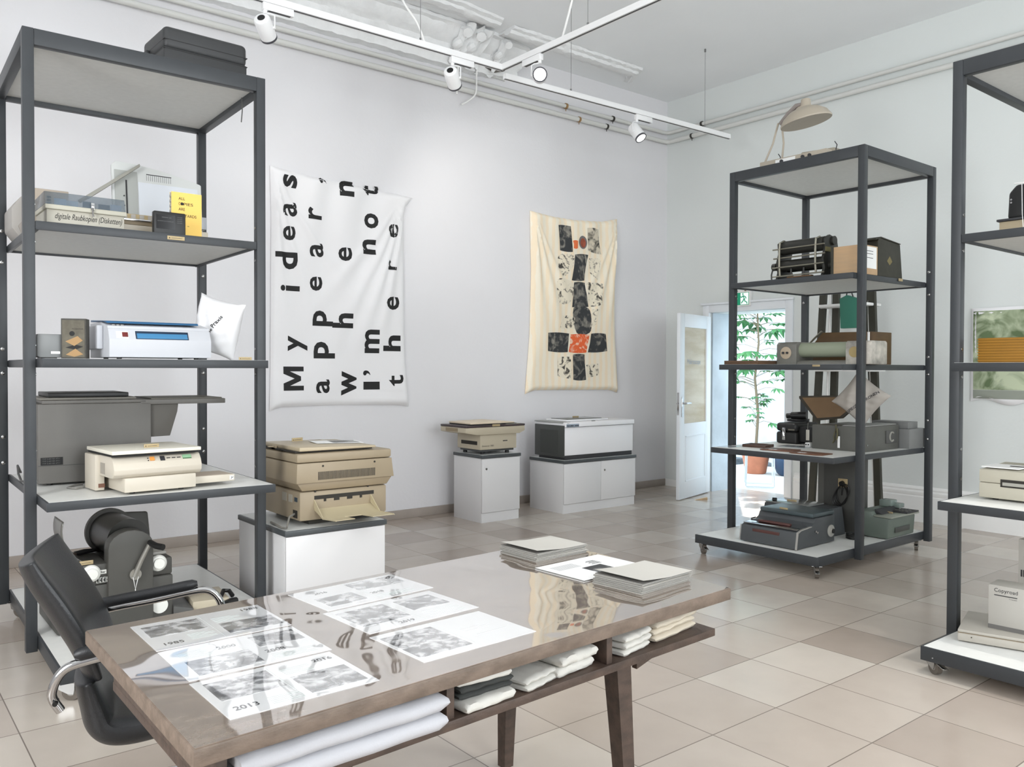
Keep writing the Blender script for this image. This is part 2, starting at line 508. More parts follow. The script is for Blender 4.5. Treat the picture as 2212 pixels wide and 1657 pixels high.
for (x, z, m, l) in ((6.32, 4.385, BRASS, 'brass collar on the upper pipe of the long wall'), (6.52, 4.275, BRASS, 'brass collar on the lower pipe of the long wall'),
                     (7.06, 4.385, CLAMPD, 'black pipe clamp on the upper pipe of the long wall'), (6.96, 4.275, CLAMPD, 'black pipe clamp on the lower pipe of the long wall')):
    clamp(x, yp, z, 'x', m, l, 'pipe clamps')
clamp(xp, 6.55, 4.275, 'y', CLAMPD, 'black pipe clamp on the lower pipe near the corner of the door wall', 'pipe clamps')
clamp(xp, 6.40, 4.385, 'y', CLAMPD, 'black pipe clamp on the upper pipe near the corner of the door wall', 'pipe clamps')

# ------------------------------------------------------------------ door, garden
DOORW = mat('door_paint', (232, 236, 240), 0.35)
mb = MB()
for y0, y1 in ((D0 - 0.09, D0), (D1, D1 + 0.09)): mb.box(XB - 0.025, XB - 0.0005, y0, y1, 0, DT + .09, 0.004)
mb.box(XB - 0.0255, XB + 0.03, D0, D1, DT, DT + 0.0895, 0.004)
mb.box(XB - 0.045, XB - 0.02, D0 - 0.11, D1 + 0.11, DT + 0.09, DT + 0.115, 0.004)
struct(mb.done('door_2', DOORW))          # the frame in the wall
CONC = mat('concrete', (188, 198, 206), 0.8, var=0.14, scale=2.5, bump=0.2, bscale=30)
mb = MB(); mb.box(XB + 0.03, XB + 0.498, D1 - .02, D1 - 0.001, 0, DT - .001); mb.box(XB + 0.03, XB + 0.498, D0 + 0.001, D0 + .02, 0, DT - .001); struct(mb.done('trim_4', CONC))
# open leaf: hinged at the far jamb, swung into the room
leafo = thing('door_1', 'x', 'door', (8.03, 6.27, 0.0), 0)
for k in ('label', 'category'): del leafo[k]
struct(leafo)
# leaf runs from hinge (8.03,6.27) to (7.22,6.06) : local +x along the leaf
hx, hy = 7.215 - 8.03, 6.055 - 6.27
leafo.rotation_euler = (0, 0, math.atan2(hy, hx))
W = 0.84
mb = MB()
mb.box(0, 0.12, -0.02, 0.02, 0.01, 2.08, 0.003); mb.box(W - 0.12, W, -0.02, 0.02, 0.01, 2.08, 0.003)
mb.box(0.12, W - 0.12, -0.02, 0.02, 0.01, 0.85, 0.002); mb.box(0.12, W - 0.12, -0.02, 0.02, 1.93, 2.08, 0.002)
for s in (-1, 1):
    for a in ((0.15, W - 0.15, 0.20, 0.212), (0.15, W - 0.15, 0.70, 0.712)): mb.box(a[0], a[1], s * 0.02, s * 0.025, a[2], a[3])
    for a in ((0.15, 0.162), (W - 0.162, W - 0.15)): mb.box(a[0], a[1], s * 0.02, s * 0.025, 0.20, 0.712)
mb.done('door_leaf', DOORW, leafo)
def ribbed_glass():
    m = mat('obscure_glass', (236, 226, 206), 0.35, alpha=0.72, trans=0.0, bump=0.5, bscale=22, stretch=(1, 1, 6), rgb2=(206, 190, 160), scale=1.3)
    return m
mb = MB(); mb.box(0.12, W - 0.12, -0.004, 0.004, 0.85, 1.93); gl = mb.done('door_glass', ribbed_glass(), leafo); gl['label'] = 'obscure glass pane with faint lettering'
text(leafo, 'Makroscope', 0.26, 0.62, 0.075, Matrix(((1, 0, 0, 0), (0, 0, -1, -0.0055), (0, 1, 0, 1.50), (0, 0, 0, 1))) @ Matrix.Scale(1, 4), mat('etched_letters', (150, 158, 170), 0.5))
for q in leafo.children:
    if q.name.startswith('lettering'):        # the name reads from the room side
        for v in q.data.vertices: v.co.x = 0.88 - v.co.x; v.co.y = 0.0055
mb = MB()
for s in (1,):
    mb.box(W - 0.075, W - 0.045, s * 0.02, s * 0.027, 0.93, 1.15, 0.003)
    mb.ring([(W - 0.06, s * 0.027, 1.08), (W - 0.06, s * 0.07, 1.08), (W - 0.08, s * .075, 1.08), (W - 0.17, s * .075, 1.08)], 0.011, 10)
mb.box(W, W + .004, -.012, .012, 0.95, 1.2)
mb.cyl((W, 0, 1.08), (W + 0.03, 0, 1.08), 0.008)
mb.done('door_handle', CHROME, leafo)
mb = MB()
for z in (0.3, 1.8): mb.cyl((0, -0.0, z), (0, 0.0, z + 0.1), 0.012, n=10)
mb.done('hinge', DOORW, leafo)
mb = MB(); mb.prism([(0, 0), (0.14, 0), (0.14, 0.03)], 'y', -0.02, 0.02, 0.001)
o = mb.done('door_wedge', mat('raw_wood', (196, 168, 134), 0.7, var=0.1, scale=20)); o.location = (7.42, 5.98, 0); o.rotation_euler = (0, 0, R(-35)); tag(o, 'small raw wooden wedge on the floor at the open door', 'door wedge')

# exit sign
ex = thing('exit_sign', 'green emergency exit sign with running figure above the door', 'sign', (XB, 5.83, 2.28), R(-90))
mb = MB(); mb.box(-0.165, 0.125, -0.05, 0.0, -0.1, 0.1, 0.006); mb.done('housing', WHITE, ex)
GREEN = mat('exit_green', (24, 140, 104), 0.4, emit=(24, 150, 110), estr=0.25)
mb = MB(); mb.box(-0.15, 0.11, -0.053, -0.051, -0.085, 0.055); mb.done('green_panel', GREEN, ex)
LW = mat('lit_white', (236, 246, 240), 0.4, emit=(230, 245, 240), estr=0.45)
mb = MB(); mb.box(0.00, 0.105, -0.055, -0.0535, -0.08, 0.05); mb.done('doorway_symbol', LW, ex)
mb = MB()
for a in ([(0.035, 0.02), (0.055, -0.02), (0.06, -0.045), (0.085, -0.055), (0.09, -0.075)], [(0.05, -0.015), (0.035, -0.04), (0.012, -0.065)], [(0.037, 0.02), (0.015, 0.0), (0.0, 0.01)], [(0.04, 0.018), (0.07, 0.005), (0.075, -0.015)]):
    for p, q in zip(a, a[1:]): mb.cyl((p[0], -0.0565, p[1]), (q[0], -0.0565, q[1]), 0.0055, n=6)
mb.cyl((0.033, -0.055, 0.037), (0.033, -0.058, 0.037), 0.009, n=14)
mb.done('running_figure', GREEN, ex)
mb = MB()
mb.prism([(-0.09, 0.03), (-0.06, 0.03), (-0.06, -0.01), (-0.04, -0.01), (-0.075, -0.06), (-0.11, -0.01), (-0.09, -0.01)], 'y', -0.0545, -0.0535)
mb.done('arrow', LW, ex)
mb = MB(); mb.box(-0.12, -0.04, -0.052, -0.0505, 0.072, 0.08); mb.box(0.05, 0.075, -0.052, -0.0505, 0.07, 0.083); mb.done('maker_mark', mat('mark_brown', (130, 110, 90), .6), ex)

# courtyard
mb = MB(); mb.box(XB + 0.5, 14, 2.0, 12, -0.14, -0.01); struct(mb.done('trim_5', mat('courtyard_ground', (214, 218, 218), 0.85, var=0.12, scale=5, bump=0.2, bscale=40)))
mb = MB(); mb.box(11.3, 11.5, 2.0, 12, -0.14, 4.2); struct(mb.done('trim_6', CONC))
mb = MB()
for i in range(18): mb.box(10.75 + random.uniform(0, .3), 11.1, 5.8 + i * .13, 5.9 + i * .13, -0.01, random.uniform(.02, .09), 0.01)
tag(mb.done('gravel_strip', mat('dark_soil', (96, 104, 112), 0.9, var=0.4, scale=14)), 'dark planting strip with stones along the courtyard wall', 'planting strip', kind='stuff')
TERRA = mat('terracotta', (176, 112, 86), 0.7, var=0.12, scale=8)
pot = thing('plant_pot', 'round terracotta pot in the courtyard with the tall leafy plant', 'pot', (10.1, 7.06, -0.01))
mb = MB(); mb.lathe([(0.13, 0), (0.145, 0.02), (0.19, 0.26), (0.195, 0.27), (0.20, 0.275), (0.20, 0.29), (0.225, 0.33), (0.235, 0.335), (0.235, 0.38), (0.21, 0.38), (0.20, 0.34), (0.02, 0.33)], n=36); mb.done('pot_body', TERRA, pot)
mb = MB(); mb.lathe([(0.19, 0.345), (0.02, 0.35)], n=24); mb.done('soil', mat('soil', (66, 54, 44), .9), pot)
pot2 = thing('plant_pot', 'dark blue glazed pot standing right of the terracotta pot', 'pot', (10.25, 6.62, -0.01))
mb = MB(); mb.lathe([(0.13, 0), (0.17, 0.04), (0.225, 0.18), (0.235, 0.28), (0.21, 0.36), (0.19, 0.40), (0.20, 0.42), (0.17, 0.42), (0.16, 0.36), (0.02, 0.35)], n=36)
mb.done('pot_body', mat('blue_glaze', (38, 62, 92), 0.25, var=0.2, scale=4), pot2)
pl = thing('potted_tree', 'tall young tree with fan shaped leaves seen through the open door', 'plant', (10.1, 7.06, 0.335))
BARK = mat('bark', (120, 108, 90), 0.8)
LEAF = mat('leaf_green', (84, 140, 88), 0.5, rgb2=(56, 112, 68), scale=5)
def fan_leaf(mb, c, d, size, droop):
    d = d.normalized(); side = d.cross(Vector((0, 0, 1))).normalized(); up = side.cross(d)
    for k in range(-3, 4):
        a = k * R(34); L_ = size * (1 - abs(k) * 0.13)
        t = (d * math.cos(a) + side * math.sin(a)).normalized(); w = t.cross(up).normalized()
        tip = c + t * L_ + Vector((0, 0, -droop * L_))
        p1 = c + t * L_ * .62 + w * L_ * .17 + Vector((0, 0, -droop * L_ * .35)); p2 = c + t * L_ * .62 - w * L_ * .17 + Vector((0, 0, -droop * L_ * .35))
        mid = c + t * L_ * .6 + up * L_ * .05 + Vector((0, 0, -droop * L_ * .3))
        vs = [mb.bm.verts.new(q) for q in (c, p1, tip, p2, mid)]
        mb.bm.faces.new((vs[0], vs[1], vs[4])); mb.bm.faces.new((vs[1], vs[2], vs[4])); mb.bm.faces.new((vs[2], vs[3], vs[4])); mb.bm.faces.new((vs[3], vs[0], vs[4]))
mb = MB(); st = MB()
stem = [(0, 0, 0), (0.02, -.02, 0.5), (-.02, .01, 1.0), (0.02, -0.02, 1.5), (0, 0, 2.1), (0.02, -.03, 2.6)]
st.ring(stem, [.022, .02, .017, .014, .011, .006], 8)
rl = random.Random(11)
for i in range(120):
    z = rl.uniform(0.55, 2.75) if i > 8 else rl.uniform(.35, .7); a = rl.uniform(0, 2 * PI); rad = rl.uniform(.12, .44) * (1 if z > .8 else .6)
    base = Vector((0, 0, z - rl.uniform(.02, .12))); c = Vector((rad * math.cos(a), rad * math.sin(a), z))
    st.ring([base, base.lerp(c, .5) + Vector((0, 0, .03)), c], .0035, 5)
    fan_leaf(mb, c, Vector((math.cos(a), math.sin(a), .1)), rl.uniform(.14, .25) * (1 if z > .8 else .6), rl.uniform(.2, .8))
mb.done('foliage', LEAF, pl, angle=180); st.done('stem', BARK, pl)
# metal stool outside
sto = thing('garden_stool', 'white metal stool on runners just outside the door', 'stool', (8.98, 6.22, 0.0), R(-52))
SW = mat('stool_white', (206, 214, 220), 0.4)
mb = MB(); mb.box(-0.19, 0.19, -0.19, 0.19, 0.42, 0.445, 0.01); mb.done('seat', WHITE, sto)
for s in (-1, 1):
    mb = MB(); mb.ring([(-.16, s * .16, .42), (-.17, s * .17, .02), (-.16, s * .17, .008), (.16, s * .17, .008), (.17, s * .17, .02), (.16, s * .16, .42)], 0.009, 8); mb.done('leg', SW, sto)

t = thing('wall_socket', 'white wall socket low on the door wall right of the doorway', 'socket', (XB, 5.10, .30), R(-90))
mb = MB(); mb.box(-.04, .04, -.008, 0, -.04, .04, .003); mb.done('plate', WHITE, t)
mb = MB(); mb.cyl((0, -.0085, 0), (0, -.0095, 0), .02, n=24); mb.done('socket_hole', mat('socket_grey', (190, 192, 194), .5), t)

# ------------------------------------------------------------------ the three wheeled racks
def caster(parent, x, y, ang):
    c = bpy.data.objects.new('caster', None)
    mb = MB(); Mx = Matrix.Translation((x, y, 0)) @ Matrix.Rotation(ang, 4, 'Z')
    mb.box(-.045, .045, -.035, .035, .082, .088, .002, M=Mx)
    for s in (-1, 1): mb.prism([(-.035, .082), (.035, .082), (.03, .05), (-.012, .028), (-.03, .028), (-.035, .05)], 'y', s * .019, s * .016, M=Mx)
    mb.box(-.085, -.02, -.014, .014, .062, .068, .002, M=Mx @ Matrix.Rotation(R(-12), 4, 'Y'))
    br = mb.done('caster', BOLT, parent)
    mb = MB()
    p = [Mx @ Vector((-.018, s, .038)) for s in (-.013, .013)]
    mb.cyl(p[0], p[1], .038, n=28); mb.done('wheel', GREYRUB, br)
    mb = MB(); p = [Mx @ Vector((-.018, s, .038)) for s in (-.0145, .0145)]; mb.cyl(p[0], p[1], .018, n=18); mb.done('wheel_hub', mat('hub_plastic', (148, 144, 137), .5), br)
    return br

def rack(label, loc, rz, W=1.17, D=1.11, H_=3.08, over=(.48, .29, .19, .06), zs=(.15, .83, 1.495, 2.16), casters=(0, 1, 2, 3)):
    t = thing('wheeled_rack', label, 'shelving rack', loc, rz, 'wheeled steel racks')
    P = .05
    for (x, y) in ((0, 0), (W - P, 0), (0, D - P), (W - P, D - P)):
        mb = MB(); mb.box(x, x + P, y, y + P, .075, H_ - .0005 - (.0 if y < .1 else .0), 0.003); po = mb.done('post', STEEL, t)
        for z in (.90, 1.05, 1.42, 1.56, 2.06, 2.24):
            mb = MB()
            if y > .1: mb.lathe([(.011, 0), (.011, .003), (.006, .006), (0, .006)], n=10, M=Matrix.Translation((x + P / 2, y, z)) @ Matrix.Rotation(R(90), 4, 'X'))
            else: mb.lathe([(.009, 0), (.009, .003), (.005, .005), (0, .005)], n=10, M=Matrix.Translation((x + P if x < .1 else x, y + P * .5, z)) @ Matrix.Rotation(R(90 if x < .1 else -90), 4, 'Y'))
            mb.done('bolt', BOLT, po)
    # welded top frame and its board
    mb = MB()
    mb.box(P, W - P, 0, .045, H_ - .08, H_ - .001, .003); mb.box(P, W - P, D - .045, D, H_ - .08, H_ - .001, .003)
    mb.box(0, .045, P, D - P, H_ - .08, H_ - .001, .003); mb.box(W - .045, W, P, D - P, H_ - .08, H_ - .001, .003)
    mb.done('top_frame', STEEL, t)
    mb = MB(); mb.box(.046, W - .046, .046, D - .046, H_ - .055, H_ - .03); mb.done('top_board', UNDER, t)
    for k, (o, z) in enumerate(zip(over, zs)):
        th = .066 if k == 0 else .042
        x0, x1 = P - .008, W - P + .008
        mb = MB()
        e = .018
        if k > 0 and o > 0.001:
            x0b, x1b = P + .002, W - P - .002
        else:
            x0b, x1b = P + .002, W - P - .002
        y0 = -o
        y1 = D - P - .002 if k else D - .01
        mb.box(x0b, x1b, y0, y0 + e, z - th, z, .002); mb.box(x0b, x1b, y1 - e, y1, z - th, z, .002)
        mb.box(x0b, x0b + e, y0 + e, y1 - e, z - th, z, .002); mb.box(x1b - e, x1b, y0 + e, y1 - e, z - th, z, .002)
        sh = mb.done('shelf', STEEL, t)
        mb = MB(); mb.box(x0b + e * .6, x1b - e * .6, y0 + e * .6, y1 - e * .6, z - th + .012, z + .0008)
        mb.done('shelf_board', LAM if k < 3 else UNDER, sh)
        # side lugs that tie the shelf to the posts
        mb = MB()
        for x in (P - .03, W - P - .012):
            for yy in (.0, D - P): mb.box(x, x + .042, yy + .006, yy + P - .006, z - th + .003, z - .003)
        mb.done('shelf_lug', STEEL, sh)
    cs = ((.09, -over[0] + .05, 2.6), (W - .09, -over[0] + .05, 2.2), (.09, D - .08, 2.4), (W - .09, D - .08, 2.0))
    for i in casters: caster(t, *cs[i])
    return t

LR = dict(loc=(.683, 4.58), rz=R(-1.2)); CRX, CRY = 5.745, 4.29
rackL = rack('tall grey steel rack on wheels at left holding the white machine with a blue lid', (.683, 4.58, 0), R(-1.2), W=1.19, D=1.09, over=(.58, .27, .17, 0.0))
rackC = rack('tall grey steel rack on wheels beside the open door, a desk lamp on top', (CRX, CRY, 0), R(-90), W=1.17, D=1.115, over=(.48, .29, .19, .05))
rackR = rack('tall grey steel rack on wheels cut by the right edge of the photo', (4.42, 1.935, 0), R(-90), W=1.17, D=1.10, H_=3.02, over=(.39, .23, .10, 0.0), zs=(.13, .81, 1.49, 2.14))

# ------------------------------------------------------------------ ceiling tracks and spotlights
TRK = mat('track_white', (240, 240, 240), 0.4)
ZT = 3.93
def track(label, p0, p1, drops):
    t = thing('lighting_track', label, 'lighting track', p0)
    p0 = Vector(p0); p1 = Vector(p1); d = (p1 - p0); n = d.normalized(); s = Vector((n.y, -n.x, 0))
    Mx = Matrix(((n.x, s.x, 0, 0), (n.y, s.y, 0, 0), (0, 0, 1, 0), (0, 0, 0, 1)))
    mb = MB(); L_ = d.length
    mb.box(0, L_, -.021, .021, 0.0, .046, M=Mx); mb.done('rail', TRK, t)
    mb = MB(); mb.box(0, L_, -.009, .009, -.001, .002, M=Mx); mb.done('contact_slot', mat('slot_dark', (84, 84, 85), .6), t)
    for a in drops:
        mb = MB(); p = n * a; mb.cyl(p + Vector((0, 0, .03)), p + Vector((0, 0, H - ZT - .0)), .0022, n=6); mb.cyl(p + Vector((0, 0, .03)), p + Vector((0, 0, .07)), .008, n=8); mb.cyl(p + Vector((0, 0, H - ZT - .03)), p + Vector((0, 0, H - ZT)), .010, n=8)
        mb.done('suspension_wire', mat('wire_grey', (130, 130, 130), .4, metal=.5), t)
    return t
track('white ceiling track running along the long wall from the left edge to the bend', (-.6, 5.5, ZT), (4.30, 5.5, ZT), (.5, 2.3, 4.1))
track('white ceiling track running from the bend towards the viewer, upper right', (4.30, 5.48, ZT), (4.30, -1.0, ZT), (1.0, 4.0))
track('thin white ceiling track hung beyond the bend towards the door wall', (4.42, 5.62, ZT - .01), (7.42, 5.55, ZT - .01), (.75, 2.6))
for lab, pts in (('white cable hanging down to the track along the long wall', [(3.42, 5.72, H), (3.40, 5.66, 4.5), (3.40, 5.6, 4.3), (3.48, 5.52, 4.12), (3.54, 5.5, ZT + .04)]),
                 ('white cable hanging down to the track that runs towards the viewer', [(4.32, 4.60, H), (4.32, 4.60, 4.55), (4.31, 4.62, 4.35), (4.30, 4.68, 4.15), (4.3, 4.76, ZT + .04)]),
                 ('white cable dropping from the broken stucco to the heating pipes', [(5.05, 6.85, 4.62), (5.05, 6.88, 4.45), (5.04, 6.88, 4.25), (4.96, 6.9, 4.16), (4.9, 6.93, 4.12)]),
                 ('straight white cable dropping from the broken stucco hole', [(4.82, 6.86, 4.66), (4.82, 6.9, 4.2)])):
    P_ = [Vector(p) for p in pts]; sm = []
    for i in range(len(P_) - 1):
        for k in range(5):
            t_ = k / 5; a = P_[max(i - 1, 0)]; b_ = P_[i]; c_ = P_[i + 1]; d_ = P_[min(i + 2, len(P_) - 1)]
            sm.append(0.5 * ((2 * b_) + (c_ - a) * t_ + (2 * a - 5 * b_ + 4 * c_ - d_) * t_ ** 2 + (3 * b_ - a - 3 * c_ + d_) * t_ ** 3))
    sm.append(P_[-1])
    mb = MB(); mb.ring(sm, .0085, 8); tag(mb.done('ceiling_cable', WHITE), lab, 'cable')
LENS = mat('lamp_lens', (255, 255, 255), .3, emit=(255, 250, 242), estr=14)
def spot(label, base, aim, energy, along, size=R(46), visible=True, blend=1.0, col=(1, .965, .92)):
    """base: point under the track; the head hangs from a bracket"""
    t = thing('track_spotlight', label, 'spotlight', base, 0, 'track spotlights')
    n = Vector(along).normalized(); s = Vector((n.y, -n.x, 0)); Mx = Matrix(((n.x, s.x, 0, 0), (n.y, s.y, 0, 0), (0, 0, 1, 0), (0, 0, 0, 1)))
    mb = MB(); mb.box(-.02, .20, -.019, .019, -.05, 0.0, .004, M=Mx); mb.done('adapter', TRK, t)
    mb = MB(); mb.box(.02, .18, -.012, .012, -.0515, -.0495, M=Mx); mb.done('adapter_slot', BLACK, t)
    mb = MB(); mb.cyl((0, 0, -.05), (0, 0, -.075), .014, n=14); 
    hc = Vector((0, 0, -.17)); d = (Vector(aim) - (Vector(base) + hc)).normalized()
    side = d.cross(Vector((0, 0, 1))).normalized()
    mb.ring([Vector((0, 0, -.072)), Vector((0, 0, -.078)) + side * .045, Vector((0, 0, -.09)) + side * .066, hc + side * .066], .005, 8)
    mb.cyl(hc + side * .070, hc + side * .045, .010, n=12)
    mb.done('bracket', TRK, t)
    q = d.to_track_quat('Z', 'Y').to_matrix().to_4x4(); Mh = Matrix.Translation(hc) @ q
    mb = MB(); mb.lathe([(.0, -.085), (.034, -.085), (.050, -.078), (.056, -.068), (.056, .085), (.05, .085), (.047, .07), (.0, .07)], n=32, M=Mh); hd = mb.done('lamp_head', TRK, t)
    mb = MB(); mb.lathe([(0, -.0865), (.026, -.0865), (.026, -.0845), (0, -.0845)], n=24, M=Mh); mb.done('rear_vent', BLACK, hd)
    mb = MB(); mb.lathe([(.0, .071), (.0575, .071), (.0575, .0865), (.047, .0865), (.046, .0725), (.0, .0725)], n=32, M=Mh); mb.done('dark_rim', mat('rim_dark', (73, 73, 78), .4), hd)
    mb = MB(); mb.lathe([(0, .0726), (.0455, .0726), (.0455, .082), (.03, .085), (0, .086)], n=24, M=Mh); mb.done('lens', LENS, hd)
    w = Vector(base) + hc + d * .10
    lamp('spotlight_beam', 'SPOT', w, energy, col, target=w + d, spot_size=size, spot_blend=blend, shadow_soft_size=.045)
    return t
spot('white spotlight with dark rear opening nearest the black case on the left rack', (2.26, 5.50, ZT - .001), (3.6, 6.98, 2.75), 14, (1, 0, 0), R(80))
spot('white spotlight on the long track above the gap between the two hanging cloths', (3.80, 5.50, ZT - .001), (5.5, 6.98, 2.75), 34, (1, 0, 0), R(85))
spot('lit white spotlight just right of the track bend, glaring at the viewer', (4.30, 5.02, ZT - .001), (.6, .6, 2.4), 60, (0, 1, 0), R(60))
spot('lit white spotlight hanging at the far track near the room corner', (6.02, 5.585, ZT - .011), (6.35, 3.2, .6), 70, (1, -.02, 0), R(60))
# unseen spots further along the tracks; the leftmost and the floor one are added
spot('white spotlight beyond the left edge of the photo', (0.5, 5.50, ZT - .001), (1.2, 6.98, 1.8), 12, (1, 0, 0), R(80))  # added out of view to light the wall behind the left rack
spot('white spotlight above the viewer turned to the left rack', (4.30, 2.3, ZT - .001), (1.3, 4.6, .7), 48, (0, -1, 0), R(44))
spot('white spotlight above the viewer turned down to the floor beside the table', (4.30, 1.3, ZT - .001), (2.9, 2.0, 0), 150, (0, -1, 0), R(64))  # added out of view to brighten the floor and table

# ------------------------------------------------------------------ hanging duvet covers
def cover(name, label, top, right, bottom, left, hfun, m, ywall=YA, nu=70, nv=100, grp='duvet covers hung on the walls'):
    def S(u, v):
        tx, tz = poly_at(top, u); bx, bz = poly_at(bottom, u); lx, lz = poly_at(left, v); rx, rz_ = poly_at(right, v)
        c00 = poly_at(top, 0); c10 = poly_at(top, 1); c01 = poly_at(bottom, 0); c11 = poly_at(bottom, 1)
        x = (1 - v) * tx + v * bx + (1 - u) * lx + u * rx - ((1 - u) * (1 - v) * c00[0] + u * (1 - v) * c10[0] + (1 - u) * v * c01[0] + u * v * c11[0])
        z = (1 - v) * tz + v * bz + (1 - u) * lz + u * rz_ - ((1 - u) * (1 - v) * c00[1] + u * (1 - v) * c10[1] + (1 - u) * v * c01[1] + u * v * c11[1])
        e = min(1, min(u, 1 - u) / .035) ** .5 * min(1, min(v, 1 - v) / .02) ** .5
        return x, z, e
    mb = MB()
    def front(u, v):
        x, z, e = S(u, v); return (x, ywall - .012 - e * (.018 + hfun(u, v)), z)
    def back(u, v):
        x, z, e = S(1 - u, v); return (x, ywall - .006, z)
    mb.grid(front, nu, nv); mb.grid(back, nu // 3, nv // 3)
    # rim
    f = [front(i / nu, 0) for i in range(nu + 1)] + [front(1, j / nv) for j in range(nv + 1)] + [front(1 - i / nu, 1) for i in range(nu + 1)] + [front(0, 1 - j / nv) for j in range(nv + 1)]
    a = [mb.bm.verts.new(p) for p in f]; b_ = [mb.bm.verts.new((p[0], ywall - .006, p[2])) for p in f]
    for i in range(len(f) - 1): mb.bm.faces.new((a[i], b_[i], b_[i + 1], a[i + 1]))
    bmesh.ops.recalc_face_normals(mb.bm, faces=mb.bm.faces)
    o = mb.done(name, m, None, 60); tag(o, label, 'duvet cover', grp)
    return o
def ridge(d, w): return math.exp(-(d / w) ** 2)
def h1(u, v):
    h = .012 * math.sin(u * 23 + 2 * math.sin(v * 4)) * max(0, 1 - v * 1.6) ** 1.0
    # folds fanning from the pulled right corner
    dx, dy = 1.0 - u, v * 1.48
    r_ = math.hypot(dx, dy); a = math.atan2(dx, dy)
    for a0, amp in ((.10, .022), (.22, .026), (.36, .02), (.55, .014)):
        h += amp * ridge(a - a0 - .10 * r_, .05) * math.exp(-((r_ - .55) / .55) ** 2)
    dx, dy = u, v * 1.48; r_ = math.hypot(dx, dy); a = math.atan2(dx, dy)
    for a0, amp in ((.12, .012), (.3, .014), (.62, .012)):
        h += amp * ridge(a - a0, .05) * math.exp(-((r_ - .4) / .6) ** 2)
    h += .008 * math.sin(u * 9 + v * 13) * max(0, v - .4) + .012 * math.sin(v * 22 + u * 5) * max(0, v - .75)
    h += .02 * ridge(u - 1, .10) * max(0, 1 - v * 8)
    return h * 1.5 + .02
CLOTHW = mat('white_cotton', (238, 237, 238), .85, bump=.08, bscale=500)
ban1 = cover('lettered_cloth', 'large white duvet cover printed with scattered black letters on the long wall',
             [(0, 2.905, 3.205), (.3, 3.30, 3.165), (.55, 3.63, 3.155), (.78, 4.0, 3.13), (.9, 4.17, 3.125), (1, 4.345, 3.115)],
             [(0, 4.345, 3.115), (.05, 4.265, 3.02), (.10, 4.245, 2.92), (.45, 4.247, 2.28), (.8, 4.262, 1.55), (1, 4.305, 1.09)],
             [(0, 2.895, 1.08), (.1, 2.99, 1.115), (.45, 3.55, 1.122), (.9, 4.17, 1.105), (1, 4.305, 1.09)],
             [(0, 2.905, 3.205), (.2, 2.915, 2.78), (.5, 2.91, 2.19), (.85, 2.905, 1.4), (1, 2.895, 1.08)], h1, CLOTHW)
bvh1 = bvh_of(ban1)
glyphs = [('M', 3.006, 3.192, 1.259, 1.47), ('y', 3.046, 3.231, 1.605, 1.741), ('i', 2.978, 3.155, 2.128, 2.18), ('d', 2.936, 3.132, 2.319, 2.468), ('e', 3.006, 3.122, 2.572, 2.699), ('a', 2.999, 3.133, 2.784, 2.906), ('s', 2.999, 3.144, 3.034, 3.146), ('a', 3.311, 3.445, 1.231, 1.355), ('p', 3.288, 3.494, 1.544, 1.694), ('p', 3.277, 3.479, 1.835, 1.973), ('e', 3.25, 3.375, 2.147, 2.275), ('a', 3.25, 3.383, 2.449, 2.571), ('r', 3.235, 3.372, 2.783, 2.888), ("'", 3.344, 3.416, 3.11, 3.165), ('w', 3.563, 3.72, 1.207, 1.431), ('h', 3.47, 3.678, 1.824, 1.959), ('e', 3.531, 3.67, 2.436, 2.562), ('n', 3.548, 3.687, 3.028, 3.17), ('I', 3.792, 3.962, 1.258, 1.332), ("'", 3.787, 3.864, 1.39, 1.438), ('m', 3.796, 3.953, 1.599, 1.819), ('n', 3.78, 3.911, 2.519, 2.656), ('o', 3.804, 3.944, 2.764, 2.905), ('t', 3.78, 3.959, 3.07, 3.164), ('t', 4.06, 4.219, 1.289, 1.394), ('h', 3.998, 4.19, 1.621, 1.772), ('e', 4.023, 4.175, 2.014, 2.14), ('r', 4.036, 4.135, 2.391, 2.482), ('e', 4.049, 4.157, 2.698, 2.828)]
for ch, x0, x1, z0, z1 in glyphs:
    if ch in 'MI':
        pl_ = [(0, 0), (0, 1), (.30, 1), (.5, .46), (.70, 1), (1, 1), (1, 0), (.80, 0), (.80, .68), (.59, .14), (.41, .14), (.20, .68), (.20, 0)] if ch == 'M' else [(0, 0), (0, 1), (1, 1), (1, 0)]
        me = bpy.data.meshes.new('g'); me.from_pydata([(p[0], p[1], 0) for p in pl_], [], [list(range(len(pl_)))])
    else:
        me = text_mesh('\u2019' if ch == "'" else ch, 1.0, 0.0 if ch == "'" else (.018 if ch in 'rtea' else 0.03))
    xs = [v.co.x for v in me.vertices]; ys = [v.co.y for v in me.vertices]; a, b_, c_, d_ = min(xs), max(xs), min(ys), max(ys)
    for v in me.vertices:
        u = (v.co.x - a) / (b_ - a); w = (v.co.y - c_) / (d_ - c_)
        v.co = (x1 - w * (x1 - x0), YA - .03, z0 + u * (z1 - z0))
    drape(me, bvh1, (0, 1, 0), .0016, INK, 'printed_letter', ban1, .018)
    bpy.data.meshes.remove(me)

